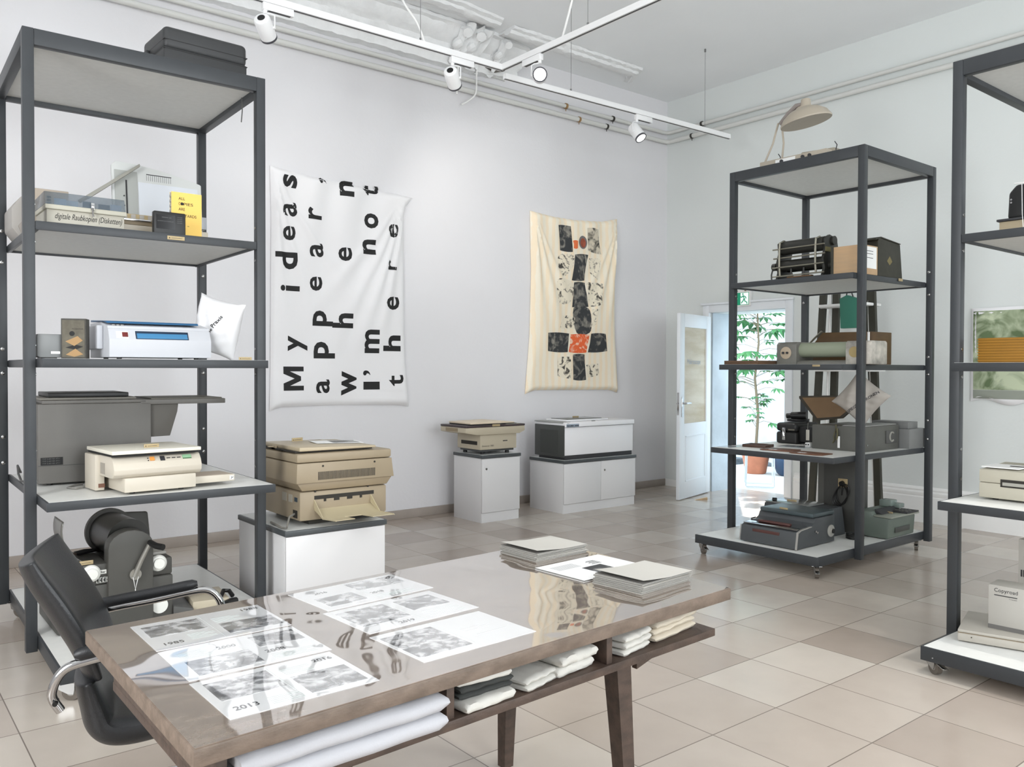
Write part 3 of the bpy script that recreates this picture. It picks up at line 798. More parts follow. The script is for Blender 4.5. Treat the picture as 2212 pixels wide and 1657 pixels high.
def h2(u, v):
    h = .010 * math.sin(u * 30) * max(0, 1 - v * 5)
    for ox in (0, 1):
        dx, dy = abs(u - ox), v * 1.5; r_ = math.hypot(dx, dy); a = math.atan2(dx, dy)
        for a0, amp in ((.12, .022), (.32, .02), (.52, .014)):
            h += amp * ridge(a - a0, .055) * math.exp(-((r_ - .45) / .5) ** 2)
    h += .006 * math.sin(u * 12 + v * 9) + .012 * math.sin(v * 26 + u * 7) * max(0, v - .8)
    return h * 1.3 + .022
def striped():
    m = mat('striped_cotton', (247, 236, 212), .85, bump=.08, bscale=500)
    nt = m.node_tree; b = nt.nodes['Principled BSDF']
    tc = nt.nodes.new('ShaderNodeTexCoord'); w = nt.nodes.new('ShaderNodeTexWave'); w.wave_type = 'BANDS'; w.bands_direction = 'X'
    w.inputs['Scale'].default_value = 3.4; w.inputs['Distortion'].default_value = 1.2; w.inputs['Detail Scale'].default_value = 3
    r = nt.nodes.new('ShaderNodeValToRGB'); r.color_ramp.elements[0].position = .5; r.color_ramp.elements[1].position = .62
    r.color_ramp.elements[0].color = lin((246, 237, 218)) + (1,); r.color_ramp.elements[1].color = lin((248, 231, 203)) + (1,)
    nt.links.new(tc.outputs['Object'], w.inputs['Vector']); nt.links.new(w.outputs['Fac'], r.inputs[0]); nt.links.new(r.outputs[0], b.inputs['Base Color'])
    return m
ban2 = cover('printed_cloth', 'cream striped duvet cover with a column of dark photo prints and one orange print',
             [(0, 5.836, 3.172), (.25, 6.173, 3.145), (.5, 6.5, 3.145), (.8, 6.93, 3.175), (1, 7.18, 3.235)],
             [(0, 7.18, 3.235), (.35, 7.135, 2.5), (.7, 7.15, 1.8), (1, 7.195, 1.18)],
             [(0, 5.775, 1.185), (.1, 5.9, 1.225), (.45, 6.387, 1.222), (.9, 7.06, 1.215), (1, 7.195, 1.18)],
             [(0, 5.836, 3.172), (.35, 5.857, 2.5), (.7, 5.835, 1.8), (1, 5.775, 1.185)], h2, striped())
bvh2 = bvh_of(ban2)
def print_mat(name, dark, light, scale, seed, thr=(.45, .55)):
    m = bpy.data.materials.new(name); m.use_nodes = True; nt = m.node_tree; b = nt.nodes['Principled BSDF']; b.inputs['Roughness'].default_value = .8
    tc = nt.nodes.new('ShaderNodeTexCoord'); n = nt.nodes.new('ShaderNodeTexNoise'); n.noise_dimensions = '4D'; n.inputs['Scale'].default_value = scale; n.inputs['W'].default_value = seed; n.inputs['Detail'].default_value = 3; n.inputs['Distortion'].default_value = 1.4
    r = nt.nodes.new('ShaderNodeValToRGB'); r.color_ramp.elements[0].position = thr[0]; r.color_ramp.elements[1].position = thr[1]
    r.color_ramp.elements[0].color = lin(dark) + (1,); r.color_ramp.elements[1].color = lin(light) + (1,)
    nt.links.new(tc.outputs['Object'], n.inputs['Vector']); nt.links.new(n.outputs['Fac'], r.inputs[0]); nt.links.new(r.outputs[0], b.inputs['Base Color'])
    return m
prints = [('d', [(6.207, 3.058), (6.405, 3.065), (6.431, 2.769), (6.239, 2.772)]), ('o', [(6.428, 2.899), (6.504, 2.904), (6.501, 2.823), (6.44, 2.818)]), ('c', [(6.586, 2.894)]), ('g', [(6.653, 3.068), (6.829, 3.066), (6.887, 2.788), (6.664, 2.811)]), ('l', [(6.231, 2.723), (6.435, 2.734), (6.417, 2.595), (6.287, 2.489), (6.213, 2.579)]), ('d', [(6.457, 2.753), (6.674, 2.767), (6.618, 2.461), (6.408, 2.449)]), ('l', [(6.678, 2.721), (6.871, 2.734), (6.823, 2.485), (6.705, 2.561)]), ('l', [(6.223, 2.464), (6.437, 2.417), (6.4, 2.221), (6.233, 2.185), (6.187, 2.332)]), ('d', [(6.446, 2.438), (6.628, 2.446), (6.684, 2.166), (6.416, 2.149)]), ('l', [(6.647, 2.445), (6.893, 2.447), (6.885, 2.205), (6.687, 2.173)]), ('l', [(6.28, 2.051), (6.467, 2.045), (6.459, 1.913), (6.235, 1.912)]), ('d', [(6.438, 2.147), (6.678, 2.159), (6.718, 1.999), (6.686, 1.867), (6.493, 1.862)]), ('l', [(6.727, 2.14), (6.845, 2.146), (6.787, 1.973), (6.693, 1.941)]), ('d', [(6.054, 1.859), (6.389, 1.859), (6.366, 1.643), (6.058, 1.652)]), ('r', [(6.402, 1.849), (6.69, 1.853), (6.642, 1.642), (6.37, 1.644)]), ('d', [(6.705, 1.867), (6.963, 1.872), (6.995, 1.665), (6.656, 1.645)]), ('l', [(6.218, 1.584), (6.404, 1.593), (6.415, 1.351), (6.21, 1.379)]), ('d', [(6.432, 1.625), (6.613, 1.63), (6.654, 1.329), (6.434, 1.33)]), ('l', [(6.643, 1.504), (6.839, 1.52), (6.86, 1.392), (6.663, 1.364)])]
def smooth_poly(pts, n=4):
    out = []
    k = len(pts)
    for i in range(k):
        a, b_, c_, d_ = pts[i - 1], pts[i], pts[(i + 1) % k], pts[(i + 2) % k]
        for j in range(n):
            t = j / n
            out.append(tuple(0.5 * ((2 * b_[q]) + (c_[q] - a[q]) * t + (2 * a[q] - 5 * b_[q] + 4 * c_[q] - d_[q]) * t ** 2 + (3 * b_[q] - a[q] - 3 * c_[q] + d_[q]) * t ** 3) for q in (0, 1)))
    return out
def edge_curve(pts, amp):
    """quadrilateral with gently bowed edges"""
    out = []
    for i in range(len(pts)):
        a = pts[i]; b_ = pts[(i + 1) % len(pts)]
        for j in range(6):
            t = j / 6; nx, nz = b_[1] - a[1], a[0] - b_[0]; l = math.hypot(nx, nz)
            s = amp * math.sin(PI * t) * (1 if i % 2 else -1)
            out.append((a[0] + (b_[0] - a[0]) * t + nx / l * s, a[1] + (b_[1] - a[1]) * t + nz / l * s))
    return out
for i, (k, pts) in enumerate(prints):
    if k == 'c': continue
    if k == 'd': m = print_mat('print_dark_%d' % i, (54, 56, 58), (150, 146, 136), 9, i * 3.1, (.50, .70))
    elif k == 'g': m = print_mat('print_mid_%d' % i, (66, 64, 60), (214, 204, 184), 9, i * 3.1, (.40, .56))
    elif k == 'l': m = print_mat('print_light_%d' % i, (74, 70, 64), (240, 230, 208), 13, i * 3.1, (.38, .48))
    elif k == 'r': m = print_mat('print_red_%d' % i, (232, 104, 56), (246, 214, 190), 10, i * 3.1, (.5, .62))
    elif k == 'o': m = mat('print_orange', (236, 120, 70), .8)
    if k == 'd' or k == 'r':
        mx_ = sum(p[0] for p in pts) / len(pts); mz_ = sum(p[1] for p in pts) / len(pts); pts = [(mx_ + (p[0] - mx_) * .965, mz_ + (p[1] - mz_) * .965) for p in pts]
    q = edge_curve(pts, .008) if len(pts) == 4 else smooth_poly(pts)
    drape([(x, YA - .03, z) for x, z in q], bvh2, (0, 1, 0), .0016, m, 'photo_print', ban2, .03)
el = [(6.583 + .066 * math.cos(a), 2.896 + .075 * math.sin(a)) for a in [i * PI / 12 for i in range(24)]]
drape([(x, YA - .03, z) for x, z in el], bvh2, (0, 1, 0), .0016, mat('print_oval', (117, 113, 113), .8), 'photo_print', ban2, .03)
el = [(6.585 + .044 * math.cos(a), 2.89 + .054 * math.sin(a)) for a in [i * PI / 12 for i in range(24)]]
drape([(x, YA - .03, z) for x, z in el], bvh2, (0, 1, 0), .0026, mat('print_oval_in', (153, 80, 59), .8, var=.4, scale=14), 'photo_print', ban2, .03)

# third cover on the door wall, seen through the right rack
def cover_b():
    mb = MB()
    y0, y1 = 3.34, 2.02
    def front(u, v):
        y = lerp(y0, y1, u); z = lerp(2.02, 1.17, v) + (.025 * math.sin(u * 19) * v)
        e = min(1, min(u, 1 - u) / .05) ** .5 * min(1, min(v, 1 - v) / .04) ** .5
        return (XB - .01 - e * (.03 + .012 * math.sin(u * 14 + v * 5)), y, z)
    mb.grid(front, 50, 36); mb.grid(lambda u, v: (XB - .005, front(1 - u, v)[1], front(1 - u, v)[2]), 50, 36)
    o = mb.done('printed_cloth', CLOTHW, None, 60); tag(o, 'green landscape printed cloth with pale border on the door wall behind the right rack', 'duvet cover', 'duvet covers hung on the walls')
    b3 = bvh_of(o); G = print_mat('print_green', (97, 115, 80), (196, 206, 176), 4, 2.2, (.4, .62))
    drape([(XB - .05, 3.315, 1.99), (XB - .05, 2.06, 1.99), (XB - .05, 2.06, 1.28), (XB - .05, 3.315, 1.28)], b3, (1, 0, 0), .002, G, 'landscape_print', o, .05)
    drape([(XB - .05, 3.315, 1.278), (XB - .05, 2.06, 1.278), (XB - .05, 2.06, 1.2), (XB - .05, 3.315, 1.2)], b3, (1, 0, 0), .002, mat('print_band', (150, 155, 144), .8), 'grey_band', o, .05)
cover_b()

# ------------------------------------------------------------------ white cabinets on the long wall
CABW = mat('cabinet_white', (220, 219, 219), .5)
def cabinet(name, label, x0, x1, y0, y1, h, doors, lock):
    t = thing(name, label, 'cabinet', ((x0 + x1) / 2, (y0 + y1) / 2, 0))
    w, d = (x1 - x0) / 2, (y1 - y0) / 2
    mb = MB(); mb.box(-w, w, -d + .018, d, 0.0, h - .03, .001); mb.box(-w + .004, w - .004, -d + .012, -d + .02, 0, .09); mb.done('body', CABW, t)
    mb = MB(); mb.box(-w - .008, w + .008, -d - .008, d + .004, h - .03, h, .003); tp = mb.done('top_edge', mat('dark_edge', (71, 75, 77), .4), t)
    mb = MB(); mb.box(-w + .005, w - .005, -d + .005, d - .008, h - .005, h + .001); mb.done('top_board', mat('top_grey', (214, 216, 214), .35), tp)
    for i in range(doors):
        a = lerp(-w, w, i / doors) + .002; b_ = lerp(-w, w, (i + 1) / doors) - .002
        mb = MB(); mb.box(a, b_, -d, -d + .017, .095, h - .035, .0015); dr = mb.done('door', CABW, t)
        if i == lock:
            mb = MB(); lx = a + .05
            mb.lathe([(.011, 0), (.011, .003), (.004, .004)], n=16, M=Matrix.Translation((lx, -d - .0005, h - .13)) @ Matrix.Rotation(R(90), 4, 'X')); mb.done('lock', BOLT, dr)
            mb = MB(); mb.box(lx - .0015, lx + .0015, -d - .0052, -d - .004, h - .135, h - .125); mb.done('keyhole', BLACK, dr)
    return t
cabinet('small_cabinet', 'narrow white one-door cabinet under the beige copier by the long wall', 4.69, 5.15, 6.29, 6.75, .64, 1, 0)
cabinet('wide_cabinet', 'wide white two-door cabinet under the white and black machine', 5.64, 6.68, 6.19, 6.72, .535, 2, 1)
cabinet('large_cabinet', 'white cabinet standing right of the left rack under the big beige copier', 1.93, 2.565, 4.42, 5.12, .54, 1, 3)

# ------------------------------------------------------------------ things on the left rack (fronts look to -Y)
def plate(label, loc, rz, w=.06, h=.022, tilt=0.0):
    t = thing('label_plate', label, 'label', loc, rz, 'small wooden label plates')
    mb = MB(); mb.box(-w / 2, w / 2, -.004, 0, 0, h, .001); mb.done('plate', TAG, t)
    mb = MB(); mb.prism([(-w * .42, h * .3), (-w * .34, h * .3), (-w * .38, h * .7)], 'y', -.0046, -.0042); mb.done('mark', INK, t)
    mb = MB(); mb.box(-w * .26, w * .36, -.0046, -.0042, h * .42, h * .5); mb.done('text_line', INKP, t)
    return t

# black case on top
t = thing('hard_case', 'black ribbed plastic case lying on top of the left rack', 'case', (1.385, 4.76, 3.08), R(2))
CASE = mat('case_black', (54, 55, 56), .45, bump=.15, bscale=350)
mb = MB(); mb.prism([(0, 0), (.47, 0), (.47, .36), (0, .36)], 'z', 0, .13, .012, 2); mb.done('case_base', CASE, t)
mb = MB(); mb.prism([(.0, .0), (.47, .0), (.47, .36), (.0, .36)], 'z', .122, .245, .028, 4); mb.done('case_lid', CASE, t)
for z in (.045, .118, .168):
    mb = MB(); mb.box(-.0008, .4708, -.0008, .3608, z, z + .004); mb.done('rib', BLACK, t)
mb = MB(); mb.box(-.02, .0, .24, .29, .10, .17, .006); mb.done('latch', CASE, t)
# loose tape end under the top frame
mb = MB(); mb.ring([(1.80, 4.72, 3.0), (1.803, 4.72, 2.93), (1.797, 4.72, 2.86)], .003, 6); tag(mb.done('cable_tie', DARKG), 'thin cable tie end hanging under the top frame of the left rack', 'cable tie')

Z2 = 2.161
# paper trimmer standing upright
TR = mat('trimmer_grey', (214, 216, 214), .5); TRW = mat('trimmer_sheet', (222, 226, 232), .35)
t = thing('paper_trimmer', 'white paper trimmer board standing upright with its cutting arm raised', 'paper trimmer', (1.285, 5.42, Z2), 0, rot=(R(-7), 0, 0))
out = [(0.0, .0), (.53, .0), (.535, .47)] + [(.535 - .5 * i / 10 - .01, .47 + .085 * math.sin(PI * .5 * (i + .5) / 10.5)) for i in range(11)] + [(.0, .53)]
mb = MB(); mb.prism(out, 'y', 0, .022, .004); mb.done('board', TR, t)
mb = MB(); mb.box(.15, .51, -.002, 0, .02, .44, .001); mb.done('cutting_mat', TRW, t)
mb = MB(); mb.box(.015, .145, -.006, 0, .0, .50, .002); mb.done('guide_rail', mat('clear_guide', (179, 181, 177), .25), t)
mb = MB(); mb.box(.076, .084, -.010, -.006, .03, .44); mb.done('rail_slot', INKP, t)
for i, z in enumerate((.28, .34)):
    mb = MB(); mb.cyl((.065, -.006, z), (.065, -.011, z), .004, n=10); mb.done('screw', INKP, t)
for i in range(13):
    mb = MB(); mb.box(.20 + i * .012, .2012 + i * .012, -.0016, -.0008, .455, .49); mb.done('scale_mark', INKP, t)
mb = MB(); mb.box(.2, .35, -.0016, -.0008, .492, .497); mb.done('scale_line', INKP, t)
mb = MB()
mb.prism([(-.155, .30), (-.14, .285), (.155, .525), (.15, .54)], 'y', -.05, -.025, .002); mb.done('cutting_arm', mat('arm_grey', (157, 155, 146), .4), t)
mb = MB(); mb.ring([(-.15, -.037, .292), (-.19, -.037, .262)], .011, 8); mb.done('arm_grip', BEIGED, t)
# long beige base in front of it
t = thing('copier_base', 'long low beige device with chrome strip behind the disk box', 'copier', (1.16, 4.93, Z2))
mb = MB(); mb.box(0, .52, 0, .30, .012, .085, .008); mb.done('body', CREAM, t)
mb = MB(); mb.box(0, .40, -.004, .30, .105, .118, .003); mb.done('chrome_strip', CHROME, t)
mb = MB(); mb.box(.004, .40, .006, .29, .086, .105); mb.done('slot', BEIGED, t)
mb = MB(); mb.box(.03, .37, .04, .26, .118, .15, .003); mb.done('glass_bed', TAG, t)
mb = MB(); [mb.box(.06 + i * .045, .085 + i * .045, .038, .2, .123, .147) for i in range(7)]; mb.done('louvre', mat('louvre', (171, 165, 157), .5), t)
mb = MB(); mb.box(.43, .515, .01, .28, .1, .17, .004); mb.done('screen', mat('screen_grey', (171, 174, 179), .3), t)
for i, (dx, m) in enumerate(((.455, INK), (.468, INK), (.492, mat('button_red', (139, 61, 52), .5)))):
    mb = MB(); mb.box(dx, dx + (.018 if i == 1 else .007), -.002, 0, .05 - .004 * i, .057 - .004 * i); mb.done('button', m, t)
# disk box with smoke lid
t = thing('disk_box', 'beige disk box with smoke grey lid and handwriting across its front', 'disk box', (.787, 4.655, Z2))
DB = mat('diskbox_beige', (171, 167, 155), .5)
mb = MB(); mb.prism([(0, 0), (.28, 0), (.28, .075), (.0, .075)], 'x', .008, .366, .003); mb.done('tray', DB, t)
mb = MB(); mb.box(0, .375, -.012, .285, .075, .098, .004); mb.done('rim', mat('diskbox_rim', (179, 176, 162), .5), t)
SMOKE = mat('smoke_lid', (104, 117, 127), .15, alpha=.55)
mb = MB(); mb.prism([(-.006, .098), (.28, .098), (.27, .158), (.022, .165)], 'x', .0, .372, .004); mb.done('lid', SMOKE, t)
for i, (x, c) in enumerate(((.05, (150, 168, 190)), (.11, (176, 190, 206)), (.18, (66, 72, 84)), (.26, (70, 62, 74)), (.31, (150, 160, 176)))):
    mb = MB(); mb.box(x, x + .055, .05 + .03 * (i % 2), .053 + .03 * (i % 2), .09, .14, .001); mb.done('floppy_disk', mat('floppy_%d' % i, c, .4), t)
mb = MB(); mb.box(.205, .222, -.016, -.004, .088, .126, .002); mb.ring([(.213, -.02, .10), (.211, -.022, .07), (.215, -.022, .055)], .005, 6); mb.done('lock_key', CHROME, t)
text(t, 'digitale Raubkopien (Disketten)', .045, .355, .038, front_plane(-.001, .022), INK, 0.0, shear=.35)
t = thing('stencil_machine', 'pale faceted grey device half hidden behind the left post of the left rack', 'office machine', (.735, 5.30, Z2))
o8 = [(.0, .06), (.045, .0), (.16, .0), (.2, .06), (.2, .17), (.15, .24), (.05, .24), (.0, .17)]
mb = MB(); mb.prism(o8, 'y', 0, .26, .008); mb.done('body', mat('pale_grey', (171, 167, 162), .5), t)
mb = MB(); mb.prism([(.05, .02), (.16, .02), (.16, .1), (.05, .1), (.03, .07)], 'y', -.012, 0, .003); mb.done('front_cover', mat('pale_grey2', (158, 151, 144), .5), t)
t = thing('vented_box', 'small beige box with a dark louvre behind the disk box', 'office machine', (.80, 5.0, Z2))
mb = MB(); mb.box(0, .16, 0, .22, .02, .235, .004); mb.done('body', mat('vent_beige', (165, 153, 139), .5), t)
for i in range(6):
    mb = MB(); mb.box(.055, .075, -.002, 0, .11 + i * .016, .12 + i * .016); mb.done('louvre', VENT, t)
mb = MB(); mb.box(.003, .14, .003, .2, 0, .02); mb.done('foot', BLACK, t)
# yellow book and black device
t = thing('book', 'yellow book titled ALL COPIES ARE BASTARDS standing on the left rack', 'book', (1.413, 4.735, Z2), R(0))
YEL = mat('book_yellow', (240, 200, 104), .6)
mb = MB(); mb.box(0, .163, 0, .002, 0, .256); mb.box(0, .163, .026, .028, 0, .256); mb.done('cover', YEL, t)
mb = MB(); mb.box(.001, .160, .002, .026, .002, .253); mb.done('pages', mat('page_edges', (179, 177, 171), .8), t)
for i in range(9):
    mb = MB(); mb.box(-.003, .0015, .003, .025, .01 + i * .027, .024 + i * .027, .001); mb.done('stitch', mat('stitch_grey', (162, 160, 155), .7), t)
for s, x0, x1, z in (('ALL', .038, .072, .215), ('C', .038, .0475, .186), ('PIES', .0645, .116, .186), ('ARE', .038, .072, .157), ('BASTARDS', .038, .134, .122)):
    text(t, s, x0, x1, .0155, front_plane(-.0006, z), INK, .006)
mb = MB(); mb.cyl((.056, -.0006, .194), (.056, -.0016, .194), .0082, n=20); mb.done('solid_letter', INK, t)
mb = MB(); mb.box(.085, .095, -.001, -.0004, .073, .075); mb.done('subtitle', INKP, t)
t = thing('electronic_device', 'flat black device leaning at the left of the yellow book', 'device', (1.291, 4.625, Z2))
mb = MB(); mb.box(0, .164, 0, .04, 0, .122, .006, 3); mb.done('body', BLACK, t)
mb = MB(); mb.box(.012, .108, -.001, .0, .03, .105, .0); mb.done('window', mat('window_black', (19, 19, 21), .12), t)
text(t, 'MEMORY 32K', .04, .09, .005, front_plane(-.0014, .088), mat('faint_grey', (104, 104, 104), .5))
text(t, 'ELECTRONIC DATA STORAGE UNIT', .018, .10, .005, front_plane(-.0014, .068), MATS['faint_grey'])
for i in range(4): text(t, 'STORE', .12, .145, .0045, front_plane(-.0006, .095 - i * .010), MATS['faint_grey'])
plate('tan label plate on the shelf edge before the black device', (1.385, 4.5655, 2.128), R(-1.2), .088, .02)

Z3 = 1.4962
t = thing('flash_unit', 'small grey box standing left of the dark picture box', 'box', (.741, 4.60, Z3))
mb = MB(); mb.prism([(0, .012), (.012, .006), (.108, .006), (.108, .12), (.004, .12), (.0, .11)], 'y', 0, .14, .003); mb.done('body', mat('unit_grey', (122, 124, 124), .4), t)
mb = MB(); mb.box(.06, .1, -.001, 0, .024, .036); mb.done('type_plate', PAPER, t)
mb = MB(); mb.box(.02, .09, .02, .12, 0, .006); mb.done('foot', BLACK, t)
t = thing('picture_box', 'worn dark cardboard box printed with an old projector drawing', 'box', (.842, 4.585, Z3), R(-24))
DC = mat('dark_card', (73, 71, 66), .7, var=.2, scale=30)
mb = MB(); mb.box(0, .112, 0, .075, 0, .198, .002); mb.done('carton', DC, t)
mb = MB(); mb.box(.006, .106, -.0012, 0, .008, .19); mb.done('printed_panel', mat('card_olive', (97, 92, 80), .7, var=.2, scale=25), t)
OR = mat('card_orange', (162, 130, 90), .7)
mb = MB(); mb.prism([(.02, .085), (.06, .063), (.098, .09), (.075, .112)], 'y', -.0024, -.0014); mb.prism([(.022, .02), (.06, .006 + .004), (.1, .022), (.065, .05)], 'y', -.0024, -.0014); mb.done('drawing', OR, t)
mb = MB(); mb.cyl((.05, -.0012, .124), (.05, -.0026, .124), .012, n=18); mb.prism([(.02, .055), (.065, .045), (.1, .06), (.065, .07)], 'y', -.0022, -.0013); mb.done('drawing_dark', INK, t)
text(t, 'PROJEKTOR', .05, .1, .008, front_plane(-.0018, .142), INK)
# white machine, blue lid
t = thing('tabletop_copier', 'white angular office machine with a blue lid and a blue slot', 'copier', (1.03, 4.45, Z3 + .001))
WM = mat('machine_white', (190, 192, 197), .4, bump=.05, bscale=400); BL = mat('lid_blue', (42, 90, 129), .4); BL2 = mat('slot_blue', (61, 122, 165), .35)
prf = [(0, .008), (0, .096), (.028, .15), (.035, .152), (.035, .165), (.17, .188), (.40, .188), (.40, .008)]
mb = MB(); mb.prism(prf, 'x', 0, .50, .004); mb.done('housing', WM, t)
mb = MB(); mb.box(-.03, .0, .12, .40, .05, .17, .006); mb.done('side_cover', WM, t)
mb = MB(); mb.prism([(.05, .178), (.06, .19), (.39, .206), (.39, .196), (.13, .188)], 'x', .0, .45, .003); mb.done('lid', BL, t)
Ms = Matrix(((1, 0, 0, .115), (0, .46, -.888, -.0005), (0, .888, .46, .099), (0, 0, 0, 1))) @ Matrix(((1, 0, 0, 0), (0, 0, 1, 0), (0, 1, 0, 0), (0, 0, 0, 1)))
def slope(x0, x1, a0, a1, h0, h1_, m, name, par, bev=.002):
    """box on the sloped front: a along the slope, h outwards"""
    mb = MB(); n = Vector((0, -.888, .46)); u = Vector((0, .46, .888)); o = Vector((0, 0, .096))
    M_ = Matrix(((1, n.x, u.x, o.x), (0, n.y, u.y, o.y), (0, n.z, u.z, o.z), (0, 0, 0, 1)))
    mb.box(x0, x1, h0, h1_, a0, a1, bev, M=M_); return mb.done(name, m, par)
slope(.125, .385, .004, .05, -.006, .002, mat('slot_frame', (26, 45, 68), .4), 'slot_frame', t)
slope(.131, .379, .007, .036, .0, .004, BL2, 'feed_slot', t)
slope(.035, .093, .008, .046, -.002, .002, PAPER, 'switch_panel', t, .001)
slope(.062, .089, .014, .040, .0, .005, mat('switch_red', (106, 38, 35), .3), 'switch', t, .001)
for i in range(3):
    mb = MB(); mb.box(.022 + i * .02, .036 + i * .02, .036, .06, .166, .172, .001); mb.done('key', mat('key_grey', (148, 146, 144), .4), t)
mb = MB(); [mb.cyl((x, y, 0), (x, y, .01), .012, n=12) for x in (.06, .44) for y in (.06, .33)]; mb.done('foot', BLACK, t)
# pillow builder
def pillow(name, label, loc, rot, w, h, puff, m, cat='pillow', grp=None):
    mb = MB()
    def f(s):
        def g(u, v):
            a, b_ = 2 * u - 1, 2 * v - 1
            p = max(0, (1 - abs(a) ** 2.4)) ** .6 * max(0, (1 - abs(b_) ** 2.4)) ** .6
            pin = 1 - .09 * (1 - abs(a) ** 2) * abs(b_) ** 3
            pin2 = 1 - .09 * (1 - abs(b_) ** 2) * abs(a) ** 3
            wr = .006 * math.sin(a * 9 + b_ * 5) * p + .004 * math.sin(b_ * 17 - a * 6) * p
            return (a * w / 2 * pin2, s * (p * puff / 2 + wr + .001), b_ * h / 2 * pin)
        return g
    mb.grid(f(-1), 26, 26); mb.grid(f(1), 26, 26)
    bmesh.ops.remove_doubles(mb.bm, verts=mb.bm.verts, dist=.0025)
    bmesh.ops.recalc_face_normals(mb.bm, faces=mb.bm.faces)
    o = mb.done(name, m, None, 70)
    o.location = loc; o.rotation_euler = rot
    tag(o, label, cat, grp)
    return o
def pillow_text(o, s, x0, x1, h, z, m, ang=0.0):
    me = text_mesh(s, 1.0, .02); xs = [v.co.x for v in me.vertices]; ys = [v.co.y for v in me.vertices]
    sx = (x1 - x0) / (max(xs) - min(xs)); sy = h / (max(ys) - min(ys)); ca, sa = math.cos(ang), math.sin(ang)
    for v in me.vertices:
        a = x0 + (v.co.x - min(xs)) * sx; b_ = (v.co.y - min(ys)) * sy + z
        v.co = (a * ca - b_ * sa, -.2, a * sa + b_ * ca)
    drape(me, bvh_of(o), (0, 1, 0), .0014, m, 'printed_text', o, .01); bpy.data.meshes.remove(me)
pw = pillow('printed_pillow', 'white pillow with black printed words standing on end beside the white machine', (1.668, 4.75, Z3 + .190), (R(2), R(15), R(-52)), .29, .33, .16, CLOTHW, grp='pillows')
pillow_text(pw, 'Mimetische Praxis', -.15, .09, .022, -.028, INK, R(66))
plate('tan label plate on the shelf under the white printed pillow', (1.70, 4.418, 1.4965), R(-1.2), .07, .016)

Z4 = .8312
# big grey copier
t = thing('large_copier', 'big dark grey copier with an overhanging side tray on the left rack', 'copier', (.795, 4.93, Z4), R(-3))
mb = MB(); mb.box(0, .555, 0, .50, .012, .43, .006); mb.done('body', GREYM, t)
mb = MB(); mb.box(.0, .557, -.003, .0, .105, .108); mb.done('seam', DARKG, t)
mb = MB(); mb.box(.02, .53, .0, .5, .43, .448, .003); mb.done('top_plate', GREYM, t)
mb = MB(); mb.box(.01, .48, .01, .46, .449, .462, .003); mb.done('platen_frame', mat('platen', (111, 108, 101), .5), t)
mb = MB(); mb.box(.05, .445, .03, .44, .463, .487, .004); mb.done('platen_cover', BLACK, t)
mb = MB(); mb.prism([(.555, .418), (.555, .235), (.66, .238), (.70, .375), (.705, .418)], 'y', .02, .44, .002); mb.done('tray_bracket', mat('bracket_grey', (90, 87, 82), .6), t)
mb = MB(); mb.box(.50, .965, .0, .47, .418, .446, .004); mb.done('side_tray', GREYM, t)
mb = MB(); mb.box(.56, .95, .02, .45, .4462, .452); mb.done('tray_insert', mat('insert_olive', (97, 94, 84), .5), t)
mb = MB(); mb.box(.012, .115, -.002, 0, .11, .15); mb.done('type_plate', INK, t)
for i in range(3): text(t, 'TYP 2-60 NR 4711', .02, .1, .006, front_plane(-.0028, .14 - i * .012), MATS['faint_grey'])
mb = MB(); [mb.cyl((x, y, 0), (x, y, .012), .015, n=12) for x in (.06, .5) for y in (.06, .44)]; mb.done('foot', BLACK, t)
# cream copier in front
t = thing('small_copier', 'cream tabletop copier with orange and green keys on its rounded front', 'copier', (1.045, 4.335, Z4), R(4))
prf = [(0.0, .10), (0.02, .083), (.06, .082), (.40, .082), (.40, .185), (.05, .188), (.028, .18), (.008, .155), (-.004, .125)]
mb = MB(); mb.prism(prf, 'x', -.025, .405, .004); mb.done('upper_housing', CREAM, t)
mb = MB(); mb.box(.025, .375, .0, .39, .012, .082, .004); mb.done('lower_housing', CREAM, t)
mb = MB(); mb.box(-.045, -.0, .22, .39, .006, .185, .004); mb.done('rear_side_box', CREAM, t)
mb = MB(); mb.box(-.03, .39, .005, .38, .189, .200); mb.done('platen_gap', INK, t)
mb = MB(); mb.box(-.035, .398, -.01, .39, .200, .218, .003); mb.done('lid', mat('lid_cream', (228, 224, 210), .4), t)
def fslope(x0, x1, m, nm, z0=.166, z1=.182, h=.0):
    n = Vector((0, -.72, .69)); u = Vector((0, .62, .78)).normalized(); o = Vector((0, .0085, .1565)); n = Vector((0, -u.z, u.y))
    M_ = Matrix(((1, n.x, u.x, o.x), (0, n.y, u.y, o.y), (0, n.z, u.z, o.z), (0, 0, 0, 1)))
    mb = MB(); mb.box(x0, x1, .0, .0022 + h, z0, z1, M=M_); return mb.done(nm, m, t)
fslope(.15, .172, mat('key_orange', (234, 160, 84), .4), 'start_key', .004, .026, .002)
fslope(.2, .223, mat('display_dark', (57, 57, 61), .3), 'display', .001, .027)
for i in range(3): fslope(.232 + i * .026, .25 + i * .026, INKP, 'key', .012, .016)
fslope(.312, .356, mat('display_green', (150, 194, 154), .4), 'green_display', .009, .027)
fslope(.312, .356, mat('display_green_d', (80, 120, 84), .4), 'display_edge', .003, .007)
for z in (.004, .017): fslope(.139, .144, INK, 'indicator', z, z + .005)
mb = MB(); [mb.cyl((x, y, 0), (x, y, .014), .013, n=12) for x in (.08, .32) for y in (.06, .33)]; mb.done('foot', BLACK, t)
mb = MB(); mb.box(-.0262, -.025, .13, .2, .095, .15); mb.done('sticker', mat('sticker_grey', (162, 155, 144), .6), t)
mb = MB(); mb.box(-.03, -.0, .218, .2195, .02, .04); mb.done('warning_label', mat('label_brown', (120, 84, 68), .6), t)
